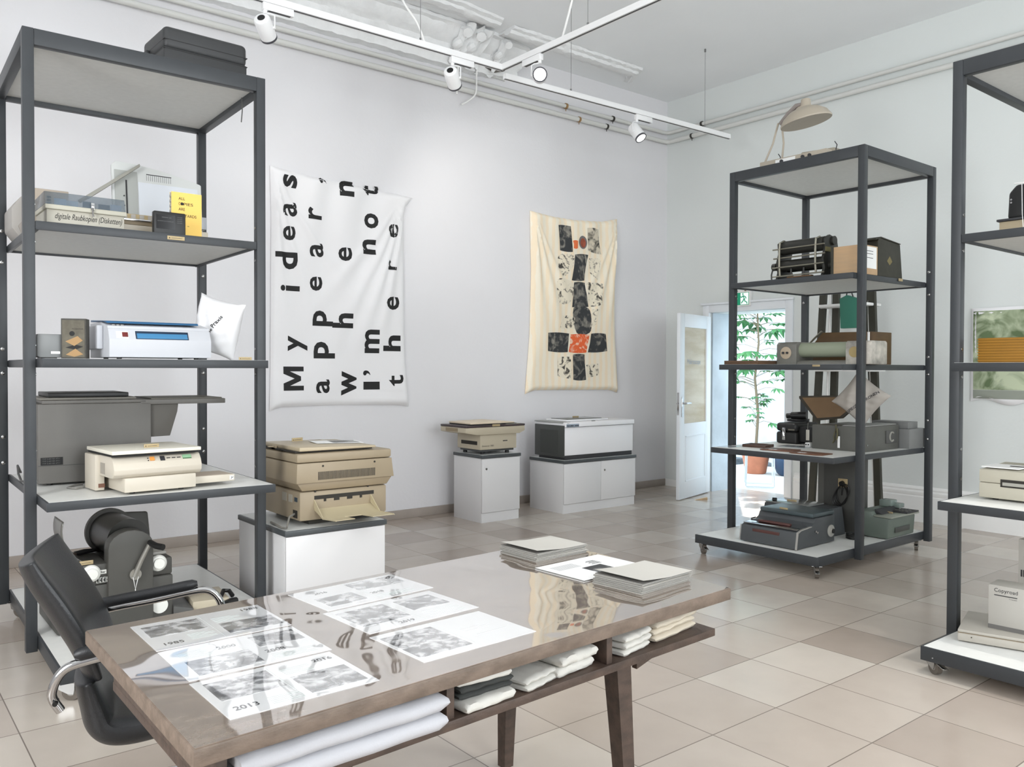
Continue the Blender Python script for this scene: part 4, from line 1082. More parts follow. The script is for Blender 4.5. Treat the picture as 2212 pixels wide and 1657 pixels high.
mb = MB(); mb.prism([(.38, .02), (.60, .02), (.60, .055), (.38, .058)], 'y', .04, .24, .003); mb.done('paper_tray', CREAM, t)
mb = MB(); mb.prism([(.385, .058), (.595, .0556), (.595, .0562), (.385, .0586)], 'y', .05, .23); mb.done('tray_floor', mat('tray_shade', (186, 172, 155), .6), t)
mb = MB(); mb.box(.572, .594, .038, .04, .027, .048); mb.done('warning_sign', PAPER, t)
mb = MB(); mb.ring([(.578, .037, .03), (.583, .037, .038), (.579, .037, .043), (.588, .037, .036), (.59, .037, .045)], .0012, 5); mb.done('warning_mark', INK, t)
plate('tan label plate lying on the lid of the cream copier', (1.225, 4.45, Z4 + .2182), R(6), .075, .018)
mb = MB()
mb.ring([(.98, 4.74, Z4 + .008), (.93, 4.70, Z4 + .006), (.90, 4.76, Z4 + .006), (.95, 4.84, Z4 + .006), (.99, 4.86, Z4 + .006)], .005, 8); tag(mb.done('power_cable', mat('cable_grey', (146, 144, 139), .5)), 'light grey power cable lying behind the cream copier', 'cable')
mb = MB(); mb.ring([(.80, 5.50, Z4 + .02), (.77, 5.40, Z4 + .07), (.752, 5.25, Z4 + .04), (.755, 5.18, Z4 + .008), (.78, 5.05, Z4 + .007)], .006, 8); tag(mb.done('power_cable', DARKG), 'dark cable curving down at the left end of the big grey copier', 'cable')

Z1 = .1512
# duplicator with drum
t = thing('drum_duplicator', 'dark grey drum duplicator with white knobs and a steel crank', 'duplicator', (.80, 4.50, Z1))
DG = mat('duplicator_grey', (75, 74, 70), .5, var=.05, scale=8, bump=.05, bscale=250)
mb = MB(); mb.box(0, .545, .0, .46, .006, .225, .01); mb.done('lower_body', DG, t)
mb = MB(); mb.box(0.0, .545, .012, .45, .225, .315, .01); mb.done('upper_body', DG, t)
mb = MB(); mb.box(.0, .235, -.004, .3, .225, .33, .012); mb.done('left_console', DG, t)
arch = [(.235, .012), (.505, .012), (.49, .31), (.455, .40)] + [(.34 + .115 * math.cos(a), .415 + .085 * math.sin(a)) for a in [R(d) for d in (10, 30, 50, 70, 90, 110, 130, 150, 170)]] + [(.222, .36)]
arch = [(.225, .012), (.44, .012), (.44, .40)] + [(.3325 + .1075 * math.cos(R(d)), .40 + .085 * math.sin(R(d))) for d in (20, 40, 60, 80, 100, 120, 140, 160)] + [(.225, .40)]
mb = MB(); mb.prism(arch, 'y', -.03, .06, .008); mb.done('crank_housing', DG, t)
mb = MB(); mb.cyl((.345, .07, .42), (.325, .36, .42), .105, n=48); mb.done('drum', mat('drum_black', (30, 30, 26), .3), t)
mb = MB(); mb.lathe([(.0, 0), (.122, 0), (.122, .03), (.0, .03)], n=48, M=Matrix.Translation((.325, .36, .42)) @ Matrix.Rotation(R(-90), 4, 'X')); mb.done('drum_flange', DG, t)
mb = MB()
def curl(u, v):
    a = lerp(R(225), R(140), u); a2 = lerp(R(262), R(150), u)
    return (.215 + .165 * math.cos(a2), lerp(.06, .30, v), .49 + .17 * math.sin(a2) - .0)
mb.grid(lambda u, v: (.23 + .20 * math.cos(lerp(R(285), R(165), u)), lerp(.03, .24, v), .50 + .19 * math.sin(lerp(R(285), R(165), u))), 24, 6)
o = mb.done('paper_guide', mat('guide_metal', (130, 129, 124), .3, metal=.6), t); sm_ = o.modifiers.new('thick', 'SOLIDIFY'); sm_.thickness = .004
mb = MB(); mb.box(.40, .54, .10, .40, .315, .33, .003); mb.done('paper_table', mat('table_pale', (172, 169, 162), .4), t)
mb = MB(); mb.prism([(.40, .33), (.545, .33), (.53, .50), (.39, .51)], 'y', .40, .425, .01); mb.done('rear_stop', DG, t)
KN = mat('knob_white', (226, 226, 220), .35)
for x, z, y in ((.152, .288, -.004), (.472, .292, .012), (.24, .06, 0), (.477, .072, 0)):
    mb = MB(); mb.lathe([(.042, 0), (.042, .012), (.036, .02), (.028, .022), (.028, .034), (.024, .038), (.0, .038)] if z > .1 else [(.04, 0), (.04, .006), (.0, .008)], n=36, M=Matrix.Translation((x, y, z)) @ Matrix.Rotation(R(90), 4, 'X')); mb.done('knob', KN, t)
for i in range(4):
    mb = MB(); mb.box(.210 + i * .0 - .0 + .0, .225, 0, 0, 0, 0) if False else None
    mb = MB(); mb.box(.188 + i * .0155 - .012, .200 + i * .0155 - .012, -.008, -.004, .235, .262, .001); w_ = mb.done('counter_wheel', KN, t)
    mb = MB(); mb.box(.192 + i * .0155 - .012, .197 + i * .0155 - .012, -.0095, -.008, .237, .26); mb.box(.189 + i * .0155 - .012, .197 + i * .0155 - .012, -.0095, -.008, .245, .251); mb.done('counter_digit', INK, w_)
mb = MB(); mb.box(.172, .222, -.007, -.004, .278, .298); mb.done('name_plate', KN, t)
text(t, 'Sadbar', .176, .218, .011, front_plane(-.0076, .283), INK, .02)
mb = MB(); mb.box(.095, .107, -.007, -.004, .275, .305); mb.done('scale_plate', KN, t)
CR_ = mat('crank_steel', (153, 151, 144), .3, metal=.8)
mb = MB(); mb.cyl((.348, -.03, .262), (.348, -.05, .262), .028, n=28); mb.ring([(.340, -.052, .252), (.372, -.056, .33), (.412, -.06, .41)], [.014, .012, .011], 8); mb.done('crank', CR_, t)
mb = MB(); mb.ring([(.415, -.055, .415), (.43, -.11, .405), (.452, -.15, .402)], .016, 10); mb.done('crank_grip', BLACK, t)
mb = MB(); mb.ring([(.335, -.052, .25), (.345, -.054, .19), (.36, -.052, .25)], .0022, 5); mb.ring([(.345, -.054, .19), (.345, -.055, .10)], .0022, 5); mb.done('string', PAPER, t)
mb = MB(); mb.box(.35, .372, -.012, -.001, .0 + .03, .065); mb.box(.325, .40, -.02, -.001, .012, .026, .003); mb.done('slot_lever', KN, t)
o = None
t = thing('paint_brush', 'flat brush with wooden end lying on the dark drum duplicator', 'brush', (.865, 4.74, Z1 + .331), R(18))
mb = MB(); mb.box(0, .035, -.02, .02, 0, .016, .003); mb.done('bristles', mat('bristle_brown', (130, 80, 57), .8), t)
mb = MB(); mb.box(.035, .07, -.021, .021, -.0, .018, .002); mb.done('ferrule', mat('ferrule', (96, 84, 73), .4, metal=.5), t)
mb = MB(); mb.ring([(.07, 0, .010), (.12, 0, .012), (.2, 0, .010)], [.012, .014, .008], 8); mb.done('handle', BLACK, t)
plate('tan label plate on the console of the dark drum duplicator', (.93, 4.51, Z1 + .331), 0, .07, .02)
# beige telephone coupler at the right end
t = thing('telephone', 'beige desk device with a black handset lying on the bottom shelf of the left rack', 'telephone', (1.53, 4.46, Z1), R(-8))
mb = MB(); mb.box(-.09, .10, .03, .30, .0, .06, .008); mb.done('body', mat('phone_beige', (181, 171, 150), .45), t)
mb = MB(); mb.lathe([(.0, .06), (.05, .06), (.045, .068), (.03, .064), (0, .063)], c=(.0, .22, 0), n=28); mb.done('dial_recess', BEIGED, t)
mb = MB(); mb.prism([(-.19, .0), (-.09, .0), (-.09, .035), (-.19, .06)], 'y', .0, .25, .006); mb.done('side_wedge', DARKG, t)
mb = MB(); mb.ring([(.06, .0, .03), (.10, .03, .035), (.14, .06, .03)], .018, 10); mb.ring([(.05, .03, .06), (.08, .09, .085), (.11, .09, .08), (.12, .05, .06)], .012, 8); mb.done('handset', BLACK, t)
mb = MB(); pts = [(1.36 + .045 * math.cos(a) * (1 - a * .02), 4.83 + .05 * math.sin(a), Z1 + .010 + .004 * a) for a in [i * .5 for i in range(32)]]; mb.ring(pts, .0045, 6); tag(mb.done('coiled_cable', DARKG), 'dark coiled cable right of the drum duplicator on the bottom shelf', 'cable')

# ------------------------------------------------------------------ machines on the cabinets
t = thing('big_beige_copier', 'big beige copier with long vent grille and open output tray', 'copier', (2.025, 4.49, .5412))
BP = BEIGE
mb = MB(); mb.box(.10, .52, .05, .52, .0, .03); mb.done('base', mat('base_dark', (52, 50, 44), .6), t)
mb = MB(); mb.box(.02, .59, .0, .56, .03, .20, .012); mb.done('lower_housing', BP, t)
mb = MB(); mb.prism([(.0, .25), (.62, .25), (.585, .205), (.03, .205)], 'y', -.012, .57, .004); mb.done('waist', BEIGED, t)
mb = MB(); mb.prism([(-.008, .25), (.63, .25), (.615, .36), (.615, .365), (-.004, .365)], 'y', -.02, .58, .01); mb.done('middle_housing', BP, t)
mb = MB(); mb.box(-.004, .615, -.018, .58, .368, .42, .012); mb.done('top_housing', BP, t)
mb = MB(); mb.box(.0, .5, .02, .52, .425, .434); mb.done('lid_gap', VENT, t)
mb = MB(); mb.prism([(.02, .433), (.515, .433), (.515, .446), (.02, .456)], 'y', .0, .54, .004); mb.done('lid', mat('lid_beige', (179, 165, 139), .4), t)
for i in range(46):
    x = .125 + i * .0082; mb = MB(); mb.box(x, x + .0042, -.0212, -.0195, .265, .312); mb.done('vent_slot', VENT, t)
for x, z in ((.155, .345), (.495, .348), (.115, .198), (.46, .2)):
    mb = MB(); mb.cyl((x, -.0 if z < .25 else -.019, z), (x, -.004 if z < .25 else -.0225, z), .006, n=12); mb.done('screw', VENT, t)
mb = MB(); mb.box(.11, .50, -.002, .0, .150, .172); mb.done('paper_exit', VENT, t)
for x, w_ in ((.17, .015), (.235, .035), (.32, .035), (.405, .015)):
    mb = MB(); mb.box(x, x + w_, -.0025, .0, .135, .152); mb.done('exit_notch', VENT, t)
mb = MB(); mb.prism([(0, .10), (-.0, .15), (-.11, .062), (-.27, .068), (-.28, .062), (-.11, .05)], 'x', .108, .112); mb.prism([(0, .10), (-.0, .15), (-.11, .062), (-.27, .068), (-.28, .062), (-.11, .05)], 'x', .478, .482)
mb.prism([(0, .088), (-.11, .052), (-.27, .062), (-.27, .066), (-.11, .058), (0, .094)], 'x', .11, .23); mb.prism([(0, .088), (-.11, .052), (-.27, .062), (-.27, .066), (-.11, .058), (0, .094)], 'x', .345, .48); mb.prism([(0, .088), (-.11, .052), (-.14, .054), (-.14, .059), (-.11, .058), (0, .094)], 'x', .23, .345)
mb.done('output_tray', mat('tray_beige', (186, 174, 144), .45), t)
mb = MB(); mb.box(.019, .0205, .03, .09, .045, .09); mb.done('power_inlet', VENT, t)
mb = MB(); mb.box(.0185, .02, .03, .07, .14, .165); mb.done('blue_sticker', mat('sticker_blue', (45, 64, 77), .5), t)
mb = MB(); mb.box(.0185, .02, .10, .15, .13, .175); mb.box(.0185, .02, .18, .24, .13, .178); mb.done('type_label', mat('label_pale', (179, 174, 160), .6), t)
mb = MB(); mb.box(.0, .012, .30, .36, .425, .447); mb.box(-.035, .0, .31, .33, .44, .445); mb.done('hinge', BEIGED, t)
for i, x in enumerate((.06, .04)):
    pass
mb = MB(); mb.box(.10, .40, .50, .53, .447, .45)
mb.done('lid_ridge', BEIGED, t)
mb = MB(); mb.box(0, .297, 0, .21, 0, .0012); o = mb.done('printed_sheet', PAPER); o.location = (2.25, 4.70, .9965); o.rotation_euler = (0, R(1.2), R(-12)); tag(o, 'white sheet with a grey picture lying on the lid of the big beige copier', 'paper sheet')
mb = MB(); mb.box(.11, .28, .02, .19, .0014, .0018); mb.done('photo_print', print_mat('sheet_grey', (120, 120, 118), (206, 206, 204), 6, 4.4), o)
plate('tan label plate on the back of the big beige copier lid', (2.215, 4.90, .9985), R(12), .08, .022)
mb = MB(); mb.ring([(2.04, 4.55, .61), (2.0, 4.53, .60), (1.96, 4.47, .56), (1.945, 4.44, .555), (1.94, 4.50, .549), (1.955, 4.62, .549), (1.96, 4.7, .55)], .006, 8); tag(mb.done('power_cable', mat('cable_warm', (130, 127, 120), .5)), 'grey cable plugged into the side of the big beige copier', 'cable')

t = thing('desktop_copier', 'beige copier with dark brown rim on the narrow white cabinet', 'copier', (4.70, 6.33, .6412))
mb = MB(); mb.box(.02, .42, .02, .36, .025, .05, .004); mb.done('base', mat('base_grey', (73, 75, 75), .5), t)
mb = MB(); mb.box(.0, .44, .0, .38, .045, .19, .008); mb.done('lower_housing', mat('beige_light', (186, 176, 155), .5), t)
mb = MB(); mb.prism([(.0, .19), (.455, .19), (.52, .215), (.52, .262), (-.19, .262), (-.19, .215), (-.06, .19)], 'y', -.03, .39, .006); mb.done('upper_housing', MATS['beige_light'], t)
mb = MB(); mb.box(-.19, .52, -.032, .392, .263, .281, .004); mb.done('rim', mat('rim_brown', (63, 52, 54), .45), t)
mb = MB(); mb.box(-.10, .44, .0, .37, .283, .289); mb.done('lid_gap', INK, t)
mb = MB(); mb.prism([(-.10, .29), (.43, .29), (.43, .30), (.30, .312), (-.10, .306)], 'y', .02, .38, .003); mb.done('lid', mat('lid_peach', (224, 208, 184), .5), t)
mb = MB(); mb.box(.30, .46, -.028, .02, .2815, .284, .001); mb.done('control_panel', mat('panel_pale', (174, 169, 153), .5), t)
mb = MB(); mb.box(-.0015, 0, .05, .31, .09, .125); mb.done('paper_exit', VENT, t)
mb = MB(); mb.box(.27, .325, -.0015, 0, .118, .127); mb.done('handle_recess', INKP, t)
text(t, 'Gestetner 2002', .02, .16, .014, front_plane(-.0012, .075), INKP)
mb = MB(); [mb.cyl((x, y, 0), (x, y, .028), .02, n=14) for x in (.06, .36) for y in (.05, .33)]; mb.done('foot', BLACK, t)
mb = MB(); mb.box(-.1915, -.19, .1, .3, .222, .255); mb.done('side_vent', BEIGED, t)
plate('tan label plate on the brown rim of the copier on the narrow cabinet', (4.86, 6.296, .6412 + .268), 0, .09, .02)

t = thing('plan_copier', 'large white machine with dark left side on the wide white cabinet', 'copier', (5.665, 6.21, .5362))
WM2 = mat('machine_white_b', (236, 236, 238), .4)
mb = MB(); mb.box(.02, 1.0, .02, .42, .0, .045, .004); mb.done('plinth', INKP, t)
mb = MB(); mb.box(.002, 1.0, .005, .44, .045, .33, .006); mb.done('body', WM2, t)
mb = MB(); mb.box(-.012, .002, .0, .45, .028, .35, .004); mb.done('side_panel', mat('side_dark', (71, 73, 71), .45), t)
mb = MB(); mb.box(-.0135, -.012, .09, .36, .06, .30); mb.done('side_inset', mat('side_inset', (64, 66, 64), .45), t)
mb = MB(); mb.box(.0, 1.005, -.012, .44, .332, .382, .006); mb.done('top_cover', WM2, t)
mb = MB(); mb.box(-.01, .10, .02, .46, .372, .385, .003); mb.done('side_flap', mat('flap_grey', (153, 155, 153), .4), t)
mb = MB(); mb.box(.12, .72, .10, .42, .384, .398, .004); mb.done('glass_frame', WM2, t)
mb = MB(); mb.box(.17, .66, .14, .40, .3985, .404, .001); mb.done('glass_bed', mat('glass_dark', (84, 87, 84), .12), t)
mb = MB(); mb.box(.02, 1.0, -.0135, -.012, .331, .334); mb.done('cover_seam', INKP, t)
mb = MB(); mb.box(.012, .185, -.0132, -.012, .335, .365); mb.done('blue_strip', mat('strip_blue', (153, 165, 179), .4), t)
text(t, 'REGMA 3004', .02, .18, .016, front_plane(-.0142, .339), INK, .03)
text(t, 'CLF', .02, .05, .008, front_plane(-.0142, .368), INKP)
mb = MB(); mb.box(.40, .44, .01, .03, .382, .386); mb.done('latch', INK, t)
plate('tan label plate on the dark glass of the machine on the wide cabinet', (6.13, 6.55, .5362 + .404), 0, .09, .014)

# ------------------------------------------------------------------ things on the middle rack (fronts look to -X)
RZ = R(-90)
def cr(name, label, cat, X, Y, z, extra=0, **k): return thing(name, label, cat, (X, Y, z), RZ + extra, **k)
ZT3 = 3.0795
LB = mat('lamp_beige', (179, 169, 153), .45)
t = cr('control_box', 'beige control box with switches on top of the middle rack', 'office machine', 5.93, 4.13, ZT3)
mb = MB(); mb.box(0, .60, 0, .26, 0, .085, .006); mb.done('body', LB, t)
mb = MB(); mb.prism([(.30, .0), (.62, .0), (.62, .10), (.34, .115), (.30, .09)], 'y', .08, .30, .004); mb.done('slope_box', mat('box_grey_olive', (153, 146, 130), .5), t)
mb = MB(); mb.box(.15, .33, -.002, 0, .04, .075); mb.done('white_panel', PAPER, t)
for x in (.21, .40, .46):
    mb = MB(); mb.cyl((x, -.003, .055), (x, -.014, .055), .014, n=16); mb.done('knob', INKP, t)
for x in (.12, .62):
    mb = MB(); mb.ring([(x, .1, .08), (x + .01, .1, .12), (x - .01, .1, .15)], .004, 6); mb.done('toggle', INKP, t)
t = cr('desk_lamp', 'beige desk lamp with broad domed shade standing on the middle rack', 'lamp', 6.02, 4.16, ZT3 + .0855)
mb = MB(); mb.ring([(.01, 0, .0), (.06, .05, .17), (.09, .08, .34)], .008, 8); mb.done('arm', LB, t)
mb = MB(); mb.ring([(.11, .10, .0), (.13, .10, .17), (.115, .09, .34)], .008, 8); mb.done('arm', LB, t)
Msh = Matrix.Translation((.33, .10, .325)) @ Matrix.Rotation(R(-7), 4, 'Y') @ Matrix.Rotation(R(5), 4, 'X') @ Matrix.Scale(1.25, 4, (1, 0, 0))
mb = MB(); mb.lathe([(.0, .10), (.05, .10), (.055, .09), (.10, .07), (.145, .03), (.17, -.02), (.168, -.03), (.14, -.028), (.0, -.015)], n=40, M=Msh); mb.done('lamp_shade', LB, t)
mb = MB(); mb.cyl((.325, .11, .40), (.318, .12, .485), .042, .038, n=28); mb.done('socket_cap', LB, t)
mb = MB(); mb.ring([(.10, .09, .33), (.17, .10, .40), (.24, .11, .455), (.30, .12, .455)], [.018, .02, .02, .018], 10); mb.done('joint', mat('lamp_mauve', (146, 137, 132), .5), t)

# rotary duplicator (black cast iron)
t = cr('cast_duplicator', 'black cast iron duplicator with rods on the second shelf of the middle rack', 'duplicator', 5.83, 3.93, Z2)
IR = mat('cast_iron', (42, 42, 38), .4, var=.1, scale=12); ROD = mat('rod_steel', (146, 143, 130), .3, metal=.8)
side = [(.0, 0), (.26, 0), (.23, .06), (.19, .12), (.2, .2), (.22, .25), (.2, .31), (.1, .335), (.03, .30), (.04, .22), (.01, .14), (.03, .07)]
for x in (.02, .415):
    mb = MB(); mb.prism(side, 'x', x, x + .022, .004); mb.done('side_frame', IR, t)
for y, z, r_, m in ((.07, .265, .055, IR), (.17, .27, .045, IR), (.06, .125, .042, IR), (.16, .12, .04, IR)):
    mb = MB(); mb.cyl((.04, y, z), (.418, y, z), r_, n=32); mb.done('roller', m, t)
for y, z in ((.0, .25), (-.004, .105), (.0, .035), (.01, .18)):
    mb = MB(); mb.cyl((.0, y, z), (.45, y, z + .004), .006, n=10); mb.done('rod', ROD, t)
for x in (.06, .375):
    mb = MB(); mb.ring([(x, .06, .32), (x, .005, .30), (x, .0, .22), (x, .0, .12), (x, .01, .04)], .009, 8); mb.done('strap', ROD, t)
mb = MB(); mb.box(.0, .45, .02, .26, .0, .02, .003); mb.done('foot_plate', IR, t)
mb = MB(); mb.box(.12, .33, .015, .05, .02, .03); mb.done('wood_slat', mat('slat_brown', (113, 87, 61), .6), t)
mb = MB(); mb.box(.44, .445, .03, .10, .2, .235); mb.done('name_plate', mat('brass_plate', (111, 103, 64), .4, metal=.4), t)
for x in (.16, .27): 
    mb = MB(); mb.cyl((x, .01, .03), (x, .01, .09), .007, n=10); mb.done('finger', IR, t)
mb = MB(); mb.cyl((.0, .06, .12), (-.035, .06, .12), .03, n=24); mb.ring([(-.035, .06, .12), (-.045, .05, .06), (-.043, .05, .005)], .006, 8); mb.done('crank', IR, t)
mb = MB(); mb.cyl((.43, .1, .10), (.47, .1, .10), .03, n=20); mb.done('hand_wheel', IR, t)
mb = MB(); mb.cyl((.44, .14, .29), (.455, .14, .29), .035, n=24); mb.done('gear_cover', IR, t)
t = cr('wooden_case', 'pale wooden case with a paper label and open dark flap', 'case', 5.83, 3.425, Z2)
WD = mat('pale_wood', (177, 151, 120), .6, rgb2=(190, 158, 122), scale=3, stretch=(1, 1, 12)); DK = mat('dark_cloth_case', (50, 49, 40), .6, var=.15, scale=20)
mb = MB(); mb.box(.02, .25, .0, .22, .0, .215, .003); mb.done('body', WD, t)
mb = MB(); mb.box(.0, .022, -.004, .22, .0, .218, .002); mb.done('edge_strip', DK, t)
mb = MB(); mb.box(.2505, .2515, .02, .20, .045, .205); lb = mb.done('paper_label', PAPER, t)
lb['label'] = 'white paper label'
for z in (.12, .15, .17):
    mb = MB(); mb.box(.2516, .2519, .05, .15, z, z + .004); mb.done('text_line', INKP, lb)
mb = MB(); mb.prism([(.23, .0), (.62, .0), (.58, .268), (.27, .285), (.23, .26), (.235, .25)], 'x', .17, .252, .0); 
bpy.data.objects.remove(mb.done('tmp', DK, t))
mb = MB(); mb.prism([(.225, 0), (.60, 0), (.56, .26), (.24, .285), (.225, .26)], 'x', .15, .2495, .003); mb.done('dark_box', DK, t)
mb = MB(); mb.prism([(.18, .272), (.26, .294), (.56, .268), (.56, .262), (.26, .284), (.18, .262)], 'x', .14, .255, .002); mb.done('flap', DK, t)
mb = MB(); mb.prism([(.36, .12), (.40, .09), (.44, .12), (.40, .16)], 'x', .2496, .2506); mb.done('gilt_emblem', mat('gilt', (115, 104, 64), .5), t)
plate('tan label plate on the side edge of the second shelf of the middle rack', (6.38, 3.1655, 2.14), 0, .06, .02)

t = cr('wooden_tray', 'thin dark wooden tray at the left end of the third shelf of the middle rack', 'tray', 5.57, 4.20, Z3)
BRW = mat('brown_wood', (96, 73, 54), .55, var=.2, scale=5, stretch=(1, 1, 6))
mb = MB(); mb.box(0, .315, 0, .28, 0, .012, .002); mb.done('tray_floor', BRW, t)
mb = MB(); mb.box(0, .315, 0, .012, .012, .03, .002); mb.box(0, .315, .268, .28, .012, .03, .002); mb.box(0, .012, .012, .268, .012, .03); mb.box(.303, .315, .012, .268, .012, .03); mb.done('tray_rim', BRW, t)
t = cr('roller_copier', 'grey end blocks carrying a pale green cylinder on the third shelf of the middle rack', 'office machine', 5.806, 3.872, Z3 + .001)
GM2 = mat('hammered_grey', (111, 110, 104), .4, var=.06, scale=20, bump=.15, bscale=120)
mb = MB(); mb.prism([(0, 0), (.24, 0), (.24, .16), (.22, .175), (.02, .175), (.0, .155)], 'x', 0, .175, .005); mb.done('end_block', GM2, t)
mb = MB(); mb.prism([(0, 0), (.24, 0), (.24, .16), (.22, .172), (.02, .172), (.0, .155)], 'x', .585, .78, .005); mb.done('end_block', mat('chipped_grey', (111, 110, 103), .45, rgb2=(206, 200, 190), scale=7), t)
mb = MB(); mb.cyl((.174, .09, .112), (.586, .09, .112), .058, n=48); mb.done('cylinder', mat('green_enamel', (143, 150, 130), .2, bump=.1, bscale=30), t)
mb = MB(); mb.prism([(.01, .0), (.2, .0), (.2, .03), (.03, .03), (.012, .018)], 'x', .174, .586, .002); mb.done('bed', GM2, t)
mb = MB(); mb.lathe([(0, 0), (.048, 0), (.048, .004), (.04, .007), (0, .007)], n=30, M=Matrix.Translation((.085, -.0005, .09)) @ Matrix.Rotation(R(90), 4, 'X')); dl = mb.done('dial', mat('dial_cream', (176, 160, 139), .4), t)
for x in (.067, .103): mb = MB(); mb.cyl((x, -.008, .09), (x, -.02, .09), .009, n=14); mb.done('dial_pin', INKP, dl)
mb = MB(); mb.lathe([(0, 0), (.04, 0), (.04, .006), (0, .008)], n=30, M=Matrix.Translation((.655, -.0005, .09)) @ Matrix.Rotation(R(90), 4, 'X')); mb.done('dial', mat('dial_brass', (165, 146, 101), .4), t)
mb = MB(); mb.cyl((.735, .05, .172), (.735, .05, .235), .009, n=12); mb.done('white_lever', PAPER, t)
plate('tan label plate on the third shelf edge under the pale green cylinder', (5.553, 3.37, 1.478), RZ, .06, .014)
t = cr('brown_case', 'brown open topped case behind the pale green cylinder', 'case', 6.2, 3.83, Z3)
mb = MB(); mb.prism([(.0, 0), (.54, 0), (.54, .255), (.12, .26), (.0, .13)], 'y', .0, .30, .004); mb.done('body', mat('brown_leather', (85, 63, 35), .5, var=.15, scale=10), t)
mb = MB(); mb.ring([(.0, .0, .17), (.06, -.01, .22), (.12, -.01, .27)], .008, 6); mb.box(-.03, .06, -.02, .02, .155, .185, .004, M=Matrix.Rotation(R(-38), 4, 'Y')); mb.done('clasp', ROD, t)

# fourth shelf
t = cr('black_case', 'black rounded case with nickel latch on the fourth shelf of the middle rack', 'case', 6.22, 4.15, Z4)
BKC = mat('black_leatherette', (35, 35, 35), .5, bump=.1, bscale=200)
mb = MB(); mb.box(0, .20, 0, .34, .0, .10, .02, 3); mb.done('case_base', BKC, t)
mb = MB(); mb.box(0, .20, 0, .34, .102, .175, .025, 3); mb.done('case_lid', BKC, t)
mb = MB(); mb.box(.065, .095, -.006, .0, .03, .135, .003); mb.ring([(.07, -.008, .12), (.08, -.012, .08), (.09, -.008, .05)], .005, 6); mb.done('latch', CHROME, t)
mb = MB(); mb.box(.12, .18, -.0015, 0, .115, .125); mb.done('maker_plate', ROD, t)
mb = MB(); mb.box(.2, .36, .03, .30, .02, .15, .01); mb.done('side_pocket', BLACK, t)
t = cr('black_instrument', 'black hand instrument with coiled lead lying on the black case', 'device', 6.30, 4.14, Z4 + .176)
mb = MB(); mb.cyl((.05, .06, .055), (.17, .10, .06), .03, .034, n=20); mb.cyl((.01, .05, .05), (.05, .06, .055), .022, n=16); mb.done('barrel', BLACK, t)
mb = MB(); mb.ring([(.09 + .085 * math.cos(a), .1 + .09 * math.sin(a), .008 + .0012 * a) for a in [i * .4 for i in range(34)]], .007, 6); mb.done('lead', BLACK, t)
t = cr('white_adapter', 'white plug adapter at the foot of the grey metal case on the middle rack', 'plug adapter', 6.10, 3.80, Z4)
mb = MB(); mb.box(0, .05, 0, .05, 0, .035, .008); mb.done('body', PAPER, t)
for x in (.014, .034): mb = MB(); mb.cyl((x, -.001, .018), (x, -.004, .018), .006, n=10); mb.done('socket', INKP, t)
t = cr('metal_case', 'grey metal case with hanging key tags and a round dial on its side', 'case', 6.02, 3.685, Z4)
GC = mat('case_grey', (90, 90, 85), .45, var=.05, scale=10, bump=.08, bscale=200)
mb = MB(); mb.box(0, .43, 0, .54, .0, .19, .004); mb.done('body', GC, t)
mb = MB(); mb.prism([(.25, .191), (.43, .191), (.43, .20), (.27, .20)], 'y', .0, .5, .001); mb.done('lid_step', mat('lid_grey', (130, 130, 127), .4), t)
mb = MB(); mb.box(.4305, .437, .33, .50, .05, .15, .002); dp = mb.done('dial_plate', DARKG, t)
mb = MB(); mb.ring([(.439, .415 + .035 * math.cos(a), .10 + .035 * math.sin(a)) for a in [R(50 + i * 26) for i in range(11)]], .007, 6); mb.done('dial_arc', mat('dial_grey', (153, 151, 144), .4), dp)
mb = MB(); mb.cyl((.4305, .05, .05), (.436, .05, .05), .006, n=12); mb.done('rivet', CHROME, t)
TG = mat('tag_ring', (97, 94, 73), .4, metal=.6)
mb = MB(); mb.box(.20, .212, -.006, 0, .14, .20, .002); mb.ring([(.205, -.01, .15), (.195, -.014, .11), (.20, -.014, .08), (.185, -.012, .055)], .006, 6); mb.ring([(.22, -.01, .17), (.225, -.014, .12), (.215, -.014, .08)], .008, 6); mb.done('key_bunch', TG, t)
mb = MB(); mb.box(.222, .242, -.008, -.006, .02, .11, .001); mb.done('paper_tag', PAPER, t)
mb = MB(); mb.box(-.052, -.022, -.004, -.002, .06, .145, .001); mb.ring([(-.037, -.003, .145), (-.037, .0, .20)], .001, 4); mb.done('hang_tag', mat('tag_pale', (174, 171, 160), .6), t)
t = cr('grey_box', 'plain grey stepped box at the back right of the fourth shelf of the middle rack', 'box', 6.58, 3.50, Z4)
G3 = mat('box_grey', (117, 118, 117), .5, var=.05, scale=8)
mb = MB(); mb.box(.0, .32, 0, .26, 0, .155, .003); mb.done('body', G3, t)
mb = MB(); mb.box(.0, .30, .02, .18, .156, .21, .003); mb.done('upper_step', G3, t)
t = cr('brown_board', 'thin brown board leaning flat at the right of the grey metal case', 'board', 6.60, 3.175, Z4) if False else None
pw2 = pillow('printed_pillow', 'grey beige pillow lettered SPIEGELNEURONEN balanced on the grey metal case', (6.12, 3.335, Z4 + .402), (R(-8), R(38), RZ + R(6)), .315, .315, .12, mat('linen_grey', (171, 165, 157), .85, bump=.1, bscale=400), grp='pillows')
pillow_text(pw2, 'SPIEGELNEURONEN', -.13, .145, .022, -.05, INKP, R(-78 + 152))
t = thing('tilted_frame', 'dark edged brown board leaning left of the grey pillow', 'board', (6.25, 3.78, Z4 + .205), 0, rot=(0, 0, RZ))
mb = MB(); mb.prism([(-.01, .0), (.22, .03), (.30, .10), (.22, .215), (-.17, .20), (-.17, .18)], 'y', .0, .022, .003); mb.done('frame', mat('frame_dark', (64, 59, 50), .5), t)
